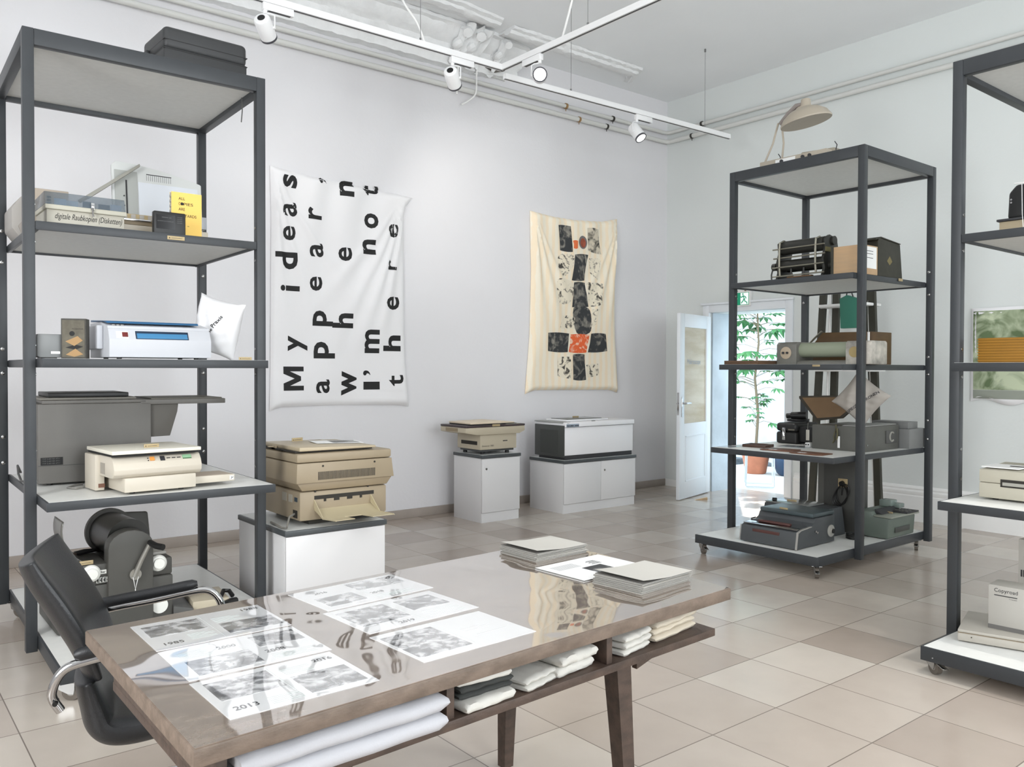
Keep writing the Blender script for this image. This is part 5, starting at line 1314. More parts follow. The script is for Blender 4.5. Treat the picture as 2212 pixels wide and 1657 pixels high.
mb = MB(); mb.prism([(.0, .022), (.2, .045), (.27, .10), (.2, .20), (-.14, .187)], 'y', -.0015, .0); mb.done('brown_panel', mat('panel_brown', (124, 99, 71), .6, var=.06, scale=9), t)
for lab, x, y, rz_ in (('left one of two brown leather pads lying on the fourth shelf', 5.56, 3.86, 8), ('right one of two brown leather pads lying on the fourth shelf', 5.52, 3.58, -2)):
    t = thing('leather_pad', lab, 'pad', (x, y, Z4), RZ + R(rz_), 'leather pads')
    mb = MB(); mb.prism([(0, .02), (.03, 0), (.24, 0), (.27, .03), (.26, .18), (.03, .18), (.0, .16)], 'z', 0, .008, .002); mb.done('pad', mat('pad_leather', (110, 73, 54), .5, var=.15, scale=10), t)
    mb = MB(); mb.box(.07, .10, .02, .05, .0082, .0095); mb.box(.11, .13, .02, .05, .0082, .0095); mb.done('paper_note', PAPER, t)
t = cr('dark_frame', 'small dark wooden frame lying on the left of the fourth shelf of the middle rack', 'frame', 5.68, 4.10, Z4, R(10))
mb = MB()
for a in ((0, .20, 0, .025), (0, .20, .13, .155), (0, .025, .025, .13), (.175, .20, .025, .13)): mb.box(a[0], a[1], a[2], a[3], .0, .022, .002)
mb.done('frame', mat('frame_brown', (73, 52, 42), .5), t); 
for lab, x, y in (('clear sheet lying at the left end of the fourth shelf of the middle rack', 5.62, 4.20), ('clear sheet lying before the black case on the fourth shelf', 6.02, 4.02)):
    mb = MB(); mb.box(0, .24, 0, .17, 0, .003, .0); o = mb.done('clear_sheet', mat('clear_sheet', (174, 181, 184), .08)); o.location = (x if x < 6 else 5.98, y if y > 4.1 else 3.90, Z4 + (.0 if y > 4.1 else .0)); o.rotation_euler = (0, 0, RZ + R(4))
    o.location = (5.50, 4.21, Z4) if y > 4.1 else (5.93, 3.95, Z4)
    if y > 4.1: o.scale = (.5, 1, 1)
    tag(o, lab, 'sheet', 'clear sheets')

# bottom shelf
t = cr('stencil_copier', 'dark grey copying machine with chrome trim at the front of the bottom shelf', 'copier', 5.335, 3.865, Z1, R(1))
SG = mat('blue_grey_metal', (75, 78, 80), .42, var=.05, scale=6, bump=.06, bscale=250); LIDB = mat('lid_bluegrey', (73, 84, 87), .35)
prf = [(0, .006), (0.02, .125), (.06, .138), (.20, .15), (.24, .17), (.26, .205), (.53, .205), (.53, .006)]
mb = MB(); mb.prism(prf, 'x', 0.0, .475, .005); mb.done('body', SG, t)
mb = MB(); mb.box(.015, .465, .24, .545, .207, .238, .008); mb.done('lid', LIDB, t)
mb = MB(); mb.box(.012, .462, .03, .115, .140, .1435, .001, M=Matrix.Rotation(R(2.2), 4, 'X')); mb.done('chrome_tray', CHROME, t)
mb = MB(); mb.prism([(-.004, .006), (.016, .128), (.06, .142), (.20, .154), (.20, .148), (.06, .136), (.022, .122), (.002, .006)], 'x', .468, .482); mb.done('side_trim', mat('trim_light', (179, 177, 172), .25, metal=.3), t)
mb = MB(); mb.prism([(-.004, .006), (.016, .128), (.022, .122), (.002, .006)], 'x', -.006, .0); mb.done('side_trim', MATS['trim_light'], t)
mb = MB(); mb.box(.09, .36, .10, .13, .148, .165, .004); mb.box(.10, .33, .012, .022, .085, .108, .003); mb.done('red_bar', mat('bar_brown', (85, 54, 50), .45), t)
mb = MB(); mb.lathe([(0, 0), (.045, 0), (.045, .008), (.02, .012), (.02, .02), (0, .02)], n=28, M=Matrix.Translation((.476, .47, .09)) @ Matrix.Rotation(R(90), 4, 'Y')); mb.done('dial', mat('dial_white', (171, 169, 162), .4), t)
mb = MB(); mb.cyl((.495, .47, .09), (.503, .47, .09), .018, n=16); mb.done('dial_knob', BLACK, t)
mb = MB(); mb.cyl((.476, .25, .11), (.488, .25, .11), .008, n=10); mb.cyl((.476, .27, .10), (.488, .27, .10), .008, n=10); mb.done('switch', CHROME, t)
mb = MB(); mb.ring([(.03, .16, .165), (.02, .12, .16), (.04, .09, .155), (.12, .12, .155)], .005, 6); mb.done('handle', INKP, t)
plate('tan label plate on the lid of the dark machine with chrome trim', (5.60, 3.66, Z1 + .239), RZ, .07, .014)
t = cr('second_copier', 'dark grey machine with pale glossy top behind the chrome trimmed machine', 'copier', 5.92, 4.08, Z1)
mb = MB(); mb.prism([(0, 0), (.58, 0), (.55, .215), (.03, .215)], 'y', 0, .29, .006); mb.done('body', SG, t)
mb = MB(); mb.box(.03, .40, .01, .28, .216, .228, .003); mb.done('glossy_top', mat('glossy_top', (130, 132, 130), .08), t)
mb = MB(); mb.cyl((.08, .04, .24), (.11, .05, .24), .015, n=12); mb.done('knob', BLACK, t)
plate('tan label plate on the glossy top of the machine behind the chrome trimmed one', (6.05, 3.88, Z1 + .229), RZ + R(10), .08, .014)
t = cr('tall_machine', 'tall dark grey machine with a mains socket standing upright on the bottom shelf', 'office machine', 6.27, 3.80, Z1)
mb = MB(); mb.box(0, .069, .03, .15, .0, .62, .004); mb.done('side_column', mat('col_grey', (97, 97, 92), .5), t)
mb = MB(); mb.box(.07, .37, .0, .15, 0, .62, .005); mb.done('body', mat('tall_grey', (73, 73, 70), .5, var=.05, scale=6), t)
mb = MB(); mb.box(.20, .28, -.006, 0, .36, .43, .002); sk = mb.done('socket_plate', TAG, t)
mb = MB(); mb.cyl((.24, -.006, .395), (.24, -.03, .39), .02, n=18); mb.done('plug', BLACK, sk)
mb = MB(); mb.box(.355, .38, -.003, 0, .24, .29); mb.done('white_label', PAPER, t)
t = cr('cable_bundle', 'black cable bundle hanging from the mains socket of the tall machine', 'cable', 6.262, 3.56, Z1 + .20)
mb = MB()
for k in range(4):
    mb.ring([((.045 + .008 * k) * math.cos(a) , -.008 - .006 * k, .10 + (.075 + .006 * k) * math.sin(a + .2 * k)) for a in [R(i * 20) for i in range(18)]], .004, 6, closed=True)
mb.ring([(.0, -.0, .19), (.01, -.02, .15), (0, -.01, .1)], .005, 6); mb.done('cable_loops', BLACK, t)
mb = MB()
for k in range(3): mb.ring([(6.10 + .07 * math.cos(a), 3.36 + .06 * math.sin(a), Z1 + .008 + .013 * k) for a in [R(i * 20) for i in range(18)]], .0065, 6, closed=True)
tag(mb.done('cable_coil', BLACK), 'flat black cable coil lying between the machines on the bottom shelf', 'cable')
t = cr('accounting_machine', 'green grey machine with a side keyboard at the right of the bottom shelf', 'office machine', 6.24, 3.42, Z1)
GG = mat('green_grey_metal', (101, 111, 103), .45, var=.05, scale=6, bump=.08, bscale=200)
mb = MB(); mb.prism([(0, .006), (.245, .006), (.255, .15), (.25, .165), (.13, .165), (.11, .20), (.0, .205)], 'y', .0, .42, .008); mb.done('body', GG, t)
mb = MB(); mb.box(.13, .275, .0, .45, .165, .178, .004); mb.done('deck', mat('deck_grey', (139, 143, 132), .4), t)
mb = MB(); mb.prism([(.115, .18), (.17, .178), (.12, .215), (.108, .215)], 'y', .06, .38, .002); mb.done('paper_bar', INKP, t)
mb = MB(); mb.box(.15, .275, .25, .44, .179, .19, .002); kb = mb.done('keyboard', INKP, t)
for i in range(4):
    for j in range(3): 
        mb = MB(); mb.box(.158 + i * .028, .178 + i * .028, .27 + j * .05, .30 + j * .05, .19, .196, .001); mb.done('key', DARKG, kb)
mb = MB(); mb.box(.252, .257, .10, .33, .045, .085, .001); mb.done('side_slot', mat('slot_grey', (68, 70, 66), .5), t)
mb = MB(); mb.box(.02, .12, .30, .40, .206, .26, .006); mb.box(.10, .17, .34, .42, .20, .235, .006); mb.done('clear_cover', mat('clear_green', (130, 144, 137), .15, alpha=.75), t)
plate('tan label plate on the deck of the green grey machine', (6.42, 3.25, Z1 + .179), RZ, .05, .012)

# stand behind the middle rack
st_ = thing('ladder_stand', 'dark tapering stand with two white shelves behind the middle rack', 'display stand', (7.6, 4.28, 0))
DS = mat('stand_dark', (57, 56, 47), .5)
for y0, y1, xo in ((.345, .255, -.05), (.23, .12, .12), (-.36, -.235, -.05), (-.28, -.19, .12)):
    mb = MB()
    for s in (0,):
        b0 = Vector((xo, y0, 0)); b1 = Vector((0, y1, 2.3)); 
    w_ = .032
    pts0 = [(xo - .02, y0 - w_), (xo + .02, y0 - w_), (xo + .02, y0 + w_), (xo - .02, y0 + w_)]
    va = [mb.bm.verts.new((p[0], p[1], 0)) for p in pts0]; vb = [mb.bm.verts.new((p[0] - xo, p[1] - y0 + y1, 2.3)) for p in pts0]
    mb.bm.faces.new(va); mb.bm.faces.new(vb[::-1])
    for i in range(4): mb.bm.faces.new((va[i], vb[i], vb[(i + 1) % 4], va[(i + 1) % 4]))
    bmesh.ops.recalc_face_normals(mb.bm, faces=mb.bm.faces); mb.done('leg', DS, st_)
for z, l in ((2.06, .27), (1.44, .32)):
    mb = MB(); mb.prism([(-.17, -l), (.12, -l), (.16, -l * .6), (.17, 0), (.16, l * .7), (.0, l + .02), (-.17, l * .8)], 'z', z, z + .028, .008, 3); mb.done('white_shelf', WHITE, st_)
for y in (-.21, .19):
    mb = MB(); mb.cyl((.02, y * 1.35, 0), (.0, y * .95, 2.25), .012, n=10); mb.done('white_rod', WHITE, st_)
t = thing('green_bag', 'flat green bag hanging on the stand behind the middle rack', 'bag', (7.32, 4.20, 1.845), RZ)
GB = mat('bag_green', (52, 115, 97), .6)
mb = MB(); mb.prism([(.0, .0), (.16, .0), (.17, .27), (.06, .31), (-.01, .28)], 'y', 0, .06, .006); mb.done('bag_body', GB, t)
mb = MB(); mb.ring([(.04, .03, .29), (.05, .03, .34), (.09, .03, .345), (.11, .03, .29)], .006, 8); mb.done('handle', INKP, t)

# ------------------------------------------------------------------ things on the right rack
t = cr('black_recorder', 'black domed device on a pale wooden base on the right rack', 'device', 4.66, 1.80, 2.1412)
mb = MB(); mb.box(.0, .34, .0, .26, .0, .075, .004); mb.done('wooden_base', mat('base_pale_wood', (165, 151, 125), .5, var=.1, scale=5), t)
mb = MB(); mb.box(-.01, .35, -.01, .27, .076, .088, .003); mb.done('rim', INKP, t)
mb = MB(); mb.prism([(.03, .088), (.31, .088), (.31, .24), (.29, .26), (.07, .26), (.035, .22)], 'y', .02, .24, .014, 3); mb.done('hood', mat('hood_black', (38, 38, 38), .3), t)
mb = MB(); mb.ring([(.07, .0, .262), (.12, -.02, .255), (.3, -.03, .24)], .004, 6); mb.ring([(.11, -.015, .255), (.115, -.02, .1), (.12, -.012, .005)], .0015, 5); mb.done('string', PAPER, t)
for z in (.17, .185): mb = MB(); mb.cyl((.05, .018, z), (.05, .014, z), .005, n=10); mb.done('rivet', CHROME, t)
t = cr('ridged_box', 'ochre ridged box on the third shelf of the right rack', 'box', 4.50, 1.83, 1.4912)
mb = MB(); mb.box(.0, .45, .0, .25, 0, .125, .004); mb.done('body', mat('ochre_wood', (137, 96, 21), .6, var=.1, scale=6), t)
for i in range(9):
    mb = MB(); mb.box(-.002, .452, -.0025, .0, .008 + i * .0135, .014 + i * .0135, .001); mb.done('ridge', mat('ochre_light', (153, 108, 31), .6), t)
t = cr('flatbed_printer', 'beige flatbed machine with raised grey lid on the fourth shelf of the right rack', 'copier', 4.43, 1.79, .8112)
PB = mat('printer_beige', (181, 176, 160), .5)
mb = MB(); mb.box(0, .46, 0, .36, .01, .085, .006); mb.done('lower_housing', PB, t)
mb = MB(); mb.prism([(0, .086), (.36, .086), (.36, .16), (.30, .165), (.12, .155), (.0, .15)], 'x', .0, .46, .006); mb.done('upper_housing', PB, t)
mb = MB(); mb.box(.10, .44, -.002, .0, .07, .108, .003); mb.done('output_slot', VENT, t)
mb = MB(); mb.box(.11, .43, -.004, -.002, .078, .094); mb.done('slot_roller', mat('roller_pale', (157, 155, 146), .4), t)
mb = MB(); mb.box(.10, .45, .11, .125, .158, .166, .001); mb.done('feed_slot', VENT, t)
mb = MB(); mb.box(.12, .44, .26, .275, .165, .44, .003); mb.done('raised_lid', mat('lid_frame', (80, 78, 70), .5), t)
mb = MB(); mb.box(.135, .43, .2585, .26, .18, .43); mb.done('lid_glass', mat('lid_glass', (148, 150, 144), .3), t)
mb = MB(); mb.box(.0, .17, .03, .2, .158, .163); mb.done('paper_sheet', PAPER, t)
mb = MB(); [mb.cyl((x, y, 0), (x, y, .012), .014, n=12) for x in (.06, .4) for y in (.05, .3)]; mb.done('foot', BLACK, t)
t = cr('flat_machine', 'low beige flat machine lying slantwise on the bottom shelf of the right rack', 'office machine', 4.235, 1.80, .1312, R(16))
mb = MB(); mb.box(0, .62, 0, .38, .006, .045, .005); mb.done('base', mat('flat_beige', (179, 174, 164), .5), t)
mb = MB(); mb.box(.0, .62, .0, .38, .047, .062, .004); mb.done('lid', MATS['flat_beige'], t)
mb = MB(); mb.box(.0, .62, -.001, .38, .045, .047); mb.done('seam', BEIGED, t)
mb = MB(); mb.cyl((.06, -.001, .03), (.06, -.003, .03), .003, n=8); mb.done('screw', VENT, t)
t = cr('toner_box', 'pale box printed Copyroad standing on the low beige flat machine', 'box', 4.37, 1.715, .1312 + .062, R(4))
BXW = mat('box_pale', (177, 174, 167), .6)
mb = MB(); mb.box(0, .165, 0, .14, 0, .215, .002); mb.done('carton', BXW, t)
mb = MB(); mb.box(.0, .165, -.001, .0, .002, .022); mb.done('grey_band', mat('band_grey', (106, 104, 101), .6), t)
text(t, 'Copyroad', .026, .128, .024, front_plane(-.001, .178), INKP)
mb = MB(); mb.box(.026, .126, -.0012, -.0002, .166, .170); mb.done('rule', INKP, t)
text(t, 'TONER', .09, .126, .004, front_plane(-.001, .155), INKP)
t = cr('carton', 'taller pale box with a barcode behind the Copyroad box on the right rack', 'box', 4.66, 1.70, .1312 + .0)
mb = MB(); mb.box(0, .22, 0.03, .24, .0, .46, .002); mb.done('carton_body', BXW, t)
for i in range(11):
    mb = MB(); mb.box(.012 + i * .011, .012 + i * .011 + (.004 if i % 3 else .007), .0285, .0298, .27, .305); mb.done('barcode_bar', INKP, t)
mb = MB(); mb.box(.03, .07, -.001, 0, .03, .035); o = mb.done('tmp'); bpy.data.objects.remove(o)

# ------------------------------------------------------------------ the table
def wood(name, c1, c2, coat=False):
    m = mat(name, c1, .5, rgb2=c2, scale=16, stretch=(1, 2.2, 2.2), bump=.12, bscale=90)
    return m
WT = wood('table_wood', (118, 103, 91), (98, 85, 74)); WTOP = wavy_coat(wood('table_wood_top', (142, 126, 112), (122, 107, 95)), .13, 2.2); WDK = wood('table_wood_dark', (82, 67, 58), (64, 52, 45))
tb = thing('work_table', 'long wooden work table with open shelf compartments in the foreground', 'table', (1.37, 2.05, 0))
def TL(x, y): return (x - 1.37, y - 2.05)
top = [TL(.498, 1.552), TL(2.226, 1.645), TL(2.262, 2.560), TL(.502, 2.443)]
mb = MB(); mb.prism(top, 'z', .712, .7485, .003); mb.done('tabletop', WT, tb)
ins = [TL(.502, 1.556), TL(2.222, 1.649), TL(2.258, 2.556), TL(.506, 2.439)]
mb = MB(); mb.prism(ins, 'z', .7487, .7503); mb.done('clear_cover_sheet', WTOP, tb)
mb = MB(); mb.prism([TL(.56, 1.60), TL(2.205, 1.69), TL(2.235, 2.50), TL(.56, 2.40)], 'z', .588, .612, .002); mb.done('shelf_board', WDK, tb)
for x in (.56, 1.12, 1.69):
    y0 = 1.60 + (x - .56) / 1.65 * .09
    mb = MB(); a = TL(x, y0 + .01); mb.box(a[0], a[0] + .022, a[1], a[1] + .78, .612, .712, .001); mb.done('divider', WDK, tb)
mb = MB(); a = TL(.80, 1.70); mb.prism([TL(.80, 1.72), TL(1.95, 1.78), TL(1.95, 1.81), TL(.80, 1.75)], 'z', .535, .588); mb.prism([TL(.80, 2.30), TL(1.95, 2.36), TL(1.95, 2.39), TL(.80, 2.33)], 'z', .535, .588)
mb.prism([TL(1.90, 1.80), TL(1.94, 1.80), TL(1.94, 2.37), TL(1.90, 2.37)], 'z', .535, .588); mb.done('apron', WDK, tb)
mb = MB(); mb.prism([(.53, .588), (.84, .588), (.62, .555), (.53, .53)], 'y', -.30, -.28); mb.done('apron_bracket', WDK, tb)
for x, y, dx, dy in ((1.86, 1.80, .035, -.02), (1.885, 2.36, .0, .02), (.88, 1.74, -.05, -.02), (.88, 2.30, -.05, .02)):
    a = TL(x, y); mb = MB()
    t_ = .031; b_ = .02
    va = [mb.bm.verts.new((a[0] + s * t_, a[1] + q * t_, .588)) for s, q in ((-1, -1), (1, -1), (1, 1), (-1, 1))]
    vb = [mb.bm.verts.new((a[0] + dx + s * b_, a[1] + dy + q * b_, 0)) for s, q in ((-1, -1), (1, -1), (1, 1), (-1, 1))]
    mb.bm.faces.new(va); mb.bm.faces.new(vb[::-1])
    for i in range(4): mb.bm.faces.new((va[i], va[(i + 1) % 4], vb[(i + 1) % 4], vb[i]))
    bmesh.ops.recalc_face_normals(mb.bm, faces=mb.bm.faces); mb.done('leg', WDK, tb)

# printed sheets under the clear cover
SHP = wavy_coat(mat('sheet_paper', (236, 236, 236), .5), .13, 2.2)
def gloss(m): 
    if 'COATED' not in m: m['COATED'] = 1; wavy_coat(m, .13, 2.2)
    return m
YR = gloss(mat('year_ink', (70, 70, 72), .5)); FAINT = gloss(mat('text_faint', (200, 208, 204), .5))
def photo(name, seed, kind):
    m = bpy.data.materials.new(name); m.use_nodes = True; nt = m.node_tree; b = nt.nodes['Principled BSDF']; N = nt.nodes; L = nt.links
    tc = N.new('ShaderNodeTexCoord'); n = N.new('ShaderNodeTexNoise'); n.noise_dimensions = '4D'; n.inputs['Scale'].default_value = 22 if kind else 26; n.inputs['W'].default_value = seed; n.inputs['Detail'].default_value = 5; n.inputs['Distortion'].default_value = .8
    mp = N.new('ShaderNodeMapping'); mp.inputs['Scale'].default_value = (1, 1.3, 1); L.new(tc.outputs['Object'], mp.inputs[0]); L.new(mp.outputs[0], n.inputs['Vector'])
    r = N.new('ShaderNodeValToRGB'); cr_ = r.color_ramp
    cr_.elements[0].position = .36; cr_.elements[0].color = lin((78, 78, 80)) + (1,)
    cr_.elements[1].position = .62; cr_.elements[1].color = lin((222, 222, 222)) + (1,)
    e = cr_.elements.new(.48); e.color = lin((138, 138, 140)) + (1,)
    L.new(n.outputs['Fac'], r.inputs[0]); L.new(r.outputs[0], b.inputs['Base Color'])
    return gloss(m)
def sheet(label, x, y, w, d, rz, items):
    t = thing('printed_sheet', label, 'paper sheet', (x, y, .7505), rz, 'printed sheets on the table')
    mb = MB(); mb.box(0, w, 0, d, 0, .0008); mb.done('paper', SHP, t)
    mb = MB(); mb.box(w / 2 - .0005, w / 2 + .0005, 0, d, .0008, .0011); mb.done('fold', FAINT, t)
    for k, it in enumerate(items):
        if it[0] == 'p':
            mb = MB(); mb.box(it[1], it[2], it[3], it[4], .0009, .0013); mb.done('photo_print', photo('photo_%s_%d' % (label[:12], k), hash(label) % 91 * .37 + k * 5.1 if False else len(label) * .7 + x * 9 + y * 5 + k * 5.1, k % 2), t)
        elif it[0] == 't':
            text(t, it[1], it[2], it[3], it[5], flat_plane(it[4], .0014), YR, .012, 'year_lettering')
        else:
            mb = MB()
            for i in range(it[5]): mb.box(it[1], it[2] - (.02 if i % 3 == 2 else 0), it[3] + i * .009, it[3] + i * .009 + .0025, .0009, .0012)
            mb.done('text_block', FAINT, t)
    return t
sheet('spread dated 1985 and 1988 at the table corner nearest the chair', .602, 2.150, .352, .246, R(-.3),
      [('p', .018, .165, .115, .215), ('p', .195, .342, .03, .125), ('t', '1985', .03, .078, .03, .020), ('t', '1988', .292, .34, .205, .020), ('l', .10, .165, .04, .1, 6), ('l', .195, .27, .14, .2, 6)])
sheet('spread dated 2000 and 2008, middle of the three sheets near the chair', .600, 1.897, .348, .240, R(-.2),
      [('p', .03, .185, .02, .13), ('p', .215, .335, .125, .215), ('t', '2000', .125, .172, .172, .020), ('t', '2008', .212, .262, .075, .020), ('l', .03, .11, .15, .2, 6), ('l', .215, .32, .02, .06, 5)])
sheet('spread dated 2013 at the near end of the three sheets by the chair', .598, 1.638, .34, .243, R(.6),
      [('p', .02, .165, .10, .218), ('p', .19, .325, .025, .14), ('t', '2013', .025, .078, .035, .022), ('t', '2016', .275, .325, .195, .018), ('l', .19, .26, .16, .2, 5), ('l', .1, .17, .02, .07, 5)])
sheet('spread dated 2016 at the far edge in the middle of the table', 1.09, 2.205, .385, .235, R(4.5),
      [('p', .19, .365, .125, .22), ('p', .03, .16, .03, .13), ('t', '2016', .06, .105, .175, .018), ('t', '2018', .20, .245, .07, .018), ('l', .2, .33, .02, .06, 4)])
sheet('pale spread in the middle of the table between two other spreads', 1.082, 1.945, .375, .245, R(3.5),
      [('p', .02, .18, .06, .215), ('p', .215, .345, .10, .21), ('t', '2019', .115, .165, .02, .018), ('l', .22, .34, .02, .08, 7)])
sheet('spread with one big grey picture and an empty right page', 1.078, 1.675, .365, .245, R(2.5),
      [('p', .012, .172, .03, .215), ('l', .215, .30, .12, .16, 3), ('l', .225, .33, .08, .1, 1)])

# booklets and magazine
def booklet(label, x, y, z, w, d, rz, lift=0.0, grp='grey booklets', h=.0045, cm=None):
    t = thing('booklet', label, 'booklet', (x, y, z), rz, grp)
    CG = mat('booklet_cover', (190, 187, 180), .55) if cm is None else cm
    n = 14
    mb = MB()
    def up(u, v):
        k = max(0, 1 - u / .55)
        return (u * w, v * d, h + lift * k ** 1.3 * .9)
    mb.grid(up, n, 3); mb.grid(lambda u, v: (u * w, (1 - v) * d, h - .0007 + lift * max(0, 1 - u / .55) ** 1.3 * .9), n, 3)
    for v in (0, 1):
        A = [mb.bm.verts.new(up(i / n, v)) for i in range(n + 1)]; B = [mb.bm.verts.new(Vector(up(i / n, v)) - Vector((0, 0, .0007))) for i in range(n + 1)]
        for i in range(n): mb.bm.faces.new((A[i], A[i + 1], B[i + 1], B[i]))
    mb.done('front_cover', CG, t, 60)
    mb = MB(); mb.box(.001, w - .002, .001, d - .001, .0007, h - .0008); mb.done('pages', mat('booklet_pages', (112, 110, 106), .7), t)  # pages darkened to stand for the shaded gaps in the stack
    mb = MB(); mb.box(0, w, 0, d, 0, .0006); mb.done('back_cover', CG, t)
    return t
rb = random.Random(3)
ordn = ['lowest', 'second lowest', 'middle lower', 'middle upper', 'second highest']
for i in range(5): booklet('%s closed booklet of the stack at the far edge of the table' % ordn[i], 1.968 + rb.uniform(-.006, .006), 2.305 + rb.uniform(-.006, .006), .7506 + i * .0052, .262, .205, R(2 + rb.uniform(-2, 2)), .0)
booklet('top booklet with lifted cover of the stack at the far edge of the table', 1.968, 2.305, .7506 + 5 * .0052, .262, .205, R(2), .012)
for i in range(5): booklet('%s closed booklet of the stack at the right end of the table' % ordn[i], 1.942 + rb.uniform(-.006, .006), 1.765 + rb.uniform(-.006, .006), .7506 + i * .0056, .262, .20, R(4 + rb.uniform(-2, 2)), .0)
booklet('top booklet with lifted cover of the stack at the right end of the table', 1.942, 1.765, .7506 + 5 * .0056, .262, .20, R(4), .012)
t = booklet('white magazine with a dark picture lying between the two booklet stacks', 1.90, 1.985, .7506, .325, .235, R(3), .0, None, .006, mat('magazine_white', (236, 236, 236), .4))
t['category'] = 'magazine'
t.name = 'magazine'
mb = MB(); mb.box(.12, .215, .045, .125, .0062, .0066); mb.done('cover_picture', print_mat('mag_dark', (56, 56, 58), (130, 130, 130), 12, 1.7, (.5, .7)), t)
mb = MB(); [mb.box(.03, .14, .145 + i * .006, .147 + i * .006, .0062, .0065) for i in range(9)]; mb.done('text_block', mat('grey_text', (170, 170, 170), .6), t)
mb = MB(); [mb.box(.19 + .01 * (i % 2), .24, .14 + i * .008, .143 + i * .008, .0062, .0065) for i in range(6)]; mb.done('heading', INKP, t)

# folded cloths on the shelf below
def folded(label, x, y, z, w, d, h, rz, m, layers=3, seed=1, grp='folded cloths'):
    rr = random.Random(seed); mb = MB()
    n = 20
    for L_ in range(layers):
        z0 = L_ * h / layers; z1 = (L_ + 1) * h / layers - .001; ox = rr.uniform(-.006, .006); oy = rr.uniform(-.006, .006); ph = rr.uniform(0, 6)
        cs = []
        m_ = 12
        for i in range(n + 1):
            u = i / n; xx = -w / 2 + u * w + ox
            sec = []
            for k in range(m_):
                a = 2 * PI * k / m_
                cy = math.copysign(abs(math.cos(a)) ** .22, math.cos(a)) * d / 2; cz = math.copysign(abs(math.sin(a)) ** .42, math.sin(a)) * (z1 - z0) / 2
                e = min(1, min(u, 1 - u) / .05) ** .5 * .5 + .5
                wob = .0012 * math.sin(u * 9 + ph + a) + .001 * math.sin(u * 21 + ph * 2)
                zz = max(0.0005, (z0 + z1) / 2 + cz * e + (wob * (1 if L_ else .4) if cz > 0 else wob * .3 * (1 if L_ else 0)) )
                sec.append(mb.bm.verts.new((xx, cy * (.97 + .03 * e) + oy + wob, zz)))
            cs.append(sec)
        for A, B in zip(cs, cs[1:]):
            for k in range(m_): mb.bm.faces.new((A[k], A[(k + 1) % m_], B[(k + 1) % m_], B[k]))
        mb.bm.faces.new(cs[0][::-1]); mb.bm.faces.new(cs[-1])
    bmesh.ops.recalc_face_normals(mb.bm, faces=mb.bm.faces)
    o = mb.done('folded_cloth', m, None, 60); o.location = (x, y, z); o.rotation_euler = (0, 0, rz); tag(o, label, 'cloth', grp)
    return o
CW = mat('cloth_white', (204, 202, 195), .9, bump=.15, bscale=300); CWM = mat('cloth_warm', (208, 198, 180), .9, bump=.15, bscale=300); CGR = mat('cloth_grey', (62, 64, 62), .9, bump=.15, bscale=300); CP = mat('cloth_pale', (184, 184, 188), .85, bump=.1, bscale=250)  # white and pale cloth tones lowered for the shade below the tabletop
ZS = .6125
folded('large pale folded cloth bulging out of the near left compartment', .84, 1.80, ZS, .50, .44, .085, R(2), CP, 2, 3)
folded('white cloth lying at the bottom of the three cloth stack', 1.245, 1.76, ZS, .17, .24, .028, R(6), CW, 1, 4)
folded('dark grey folded cloth in the middle of the three cloth stack', 1.245, 1.765, ZS + .029, .17, .23, .03, R(2), CGR, 2, 5)
folded('white cloth on top of the three cloth stack', 1.245, 1.762, ZS + .060, .165, .235, .022, R(-3), CW, 1, 6)
folded('white cloth lying partly under its neighbour in the middle compartment', 1.415, 1.79, ZS, .14, .26, .034, R(14), CW, 2, 7)
folded('thick white folded cloth at the right of the middle compartment', 1.565, 1.80, ZS, .16, .26, .062, R(8), CW, 2, 8)
folded('white crumpled cloth beside the right divider', 1.815, 1.81, ZS, .15, .24, .058, R(12), CW, 3, 9)
folded('cream folded cloth at the right end of the table shelf', 2.03, 1.87, ZS, .24, .30, .060, R(9), CWM, 3, 10)
folded('crumpled white cloth poking out of the far left end of the table shelf', .625, 2.24, ZS, .10, .30, .075, R(3), CWM, 3, 12)

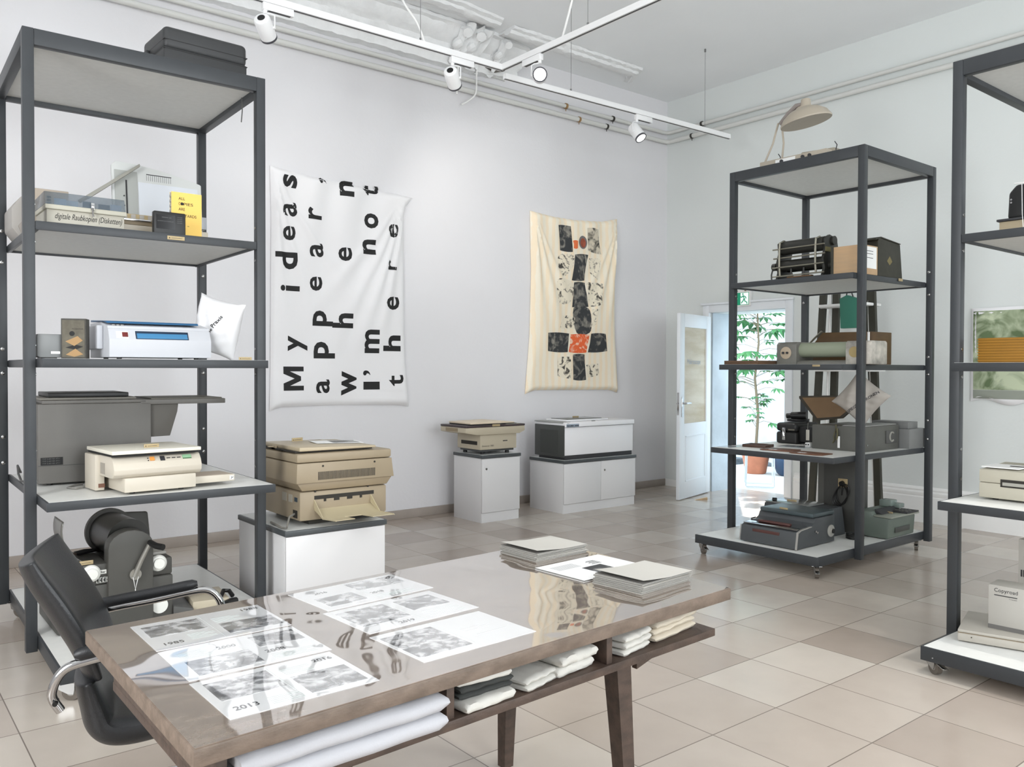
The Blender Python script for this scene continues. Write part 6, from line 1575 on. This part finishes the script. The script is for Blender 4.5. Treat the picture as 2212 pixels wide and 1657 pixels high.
# ------------------------------------------------------------------ the black chair
ch = thing('armchair', 'black leather office armchair with bent chrome arms by the table', 'chair', (.665, 2.92, 0), R(-18))
LEA = mat('black_leather', (34, 35, 37), .38, var=.1, scale=10, bump=.12, bscale=220)
def sweep_profile(prof, th, w, curve, name, par, edge=8):
    """shell following a side profile (x,z); front surface bows by curve"""
    mb = MB(); n = len(prof); m_ = 14
    nor = []
    for i in range(n):
        a = Vector(prof[max(i - 1, 0)]); b_ = Vector(prof[min(i + 1, n - 1)]); d = (b_ - a).normalized(); nor.append(Vector((-d.y, d.x)))
    def pt(i, v, s):
        p = Vector(prof[i]); q = 2 * v - 1
        t_ = th * (1 - abs(q) ** 8 * .55) * (.6 + .4 * math.sin(PI * min(1, max(0, (i + .5) / n)))) 
        off = nor[i] * (s * t_ / 2 + curve * (q * q - .0))
        return (p.x + off.x, q * w / 2, p.y + off.y)
    F_ = [[mb.bm.verts.new(pt(i, j / m_, 1)) for j in range(m_ + 1)] for i in range(n)]
    B_ = [[mb.bm.verts.new(pt(i, j / m_, -1)) for j in range(m_ + 1)] for i in range(n)]
    for i in range(n - 1):
        for j in range(m_):
            mb.bm.faces.new((F_[i][j], F_[i][j + 1], F_[i + 1][j + 1], F_[i + 1][j])); mb.bm.faces.new((B_[i][j], B_[i + 1][j], B_[i + 1][j + 1], B_[i][j + 1]))
        mb.bm.faces.new((F_[i][0], F_[i + 1][0], B_[i + 1][0], B_[i][0])); mb.bm.faces.new((F_[i][m_], B_[i][m_], B_[i + 1][m_], F_[i + 1][m_]))
    for i in (0, n - 1):
        for j in range(m_): mb.bm.faces.new((F_[i][j], B_[i][j], B_[i][j + 1], F_[i][j + 1]))
    bmesh.ops.recalc_face_normals(mb.bm, faces=mb.bm.faces)
    o = mb.done(name, LEA, par, 60); s = o.modifiers.new('sub', 'SUBSURF'); s.levels = 1; s.render_levels = 2
    return o
def spl(pts, n=5):
    P_ = [Vector(p) for p in pts]; out = []
    for i in range(len(P_) - 1):
        a = P_[max(i - 1, 0)]; b_ = P_[i]; c_ = P_[i + 1]; d_ = P_[min(i + 2, len(P_) - 1)]
        for k in range(n):
            t_ = k / n; out.append(0.5 * ((2 * b_) + (c_ - a) * t_ + (2 * a - 5 * b_ + 4 * c_ - d_) * t_ ** 2 + (3 * b_ - a - 3 * c_ + d_) * t_ ** 3))
    out.append(P_[-1]); return out
back = [tuple(p) for p in spl([(-.222, .865), (-.195, .81), (-.13, .70), (-.08, .60), (-.045, .50)])]
seat = [tuple(p) for p in spl([(-.06, .51), (-.035, .42), (-.01, .355), (.05, .325), (.18, .335), (.38, .385), (.45, .375)])]
sweep_profile(back, .07, .47, .05, 'backrest', ch)
sweep_profile(seat, .10, .49, .03, 'seat', ch)
for s in (-1, 1):
    mb = MB(); path = spl([(-.10, s * .262, .455), (-.12, s * .275, .51), (-.09, s * .28, .575), (-.02, s * .28, .598), (.12, s * .28, .615), (.26, s * .28, .635), (.32, s * .278, .63), (.355, s * .27, .585), (.36, s * .262, .50), (.34, s * .25, .40)], 6)
    mb.ring(path, .0135, 12); ar = mb.done('armrest', CHROME, ch)
    mb = MB(); mb.cyl((-.11, s * .256, .485), (-.11, s * .292, .485), .007, n=12); mb.done('screw', BLACK, ar)
    mb = MB(); path = spl([(-.06, s * .28, .617), (.05, s * .28, .632), (.16, s * .28, .646), (.275, s * .28, .662)], 5); mb.ring(path, [.012] + [.019] * (len(path) - 3) + [.018, .010], 12); mb.done('arm_pad', LEA, ar)
mb = MB(); mb.cyl((.26, 0, .10), (.26, 0, .30), .025, n=20); mb.cyl((.26, 0, .28), (.26, 0, .298), .09, n=20); mb.done('column', CHROME, ch)
for k in range(4):
    a = R(45 + 90 * k); mb = MB(); mb.ring([(.26, 0, .11), (.26 + .15 * math.cos(a), .15 * math.sin(a), .06), (.26 + .26 * math.cos(a), .26 * math.sin(a), .018)], [.018, .016, .012], 10); mb.cyl((.26 + .26 * math.cos(a), .26 * math.sin(a), 0), (.26 + .26 * math.cos(a), .26 * math.sin(a), .02), .015, n=12); mb.done('foot', CHROME, ch)
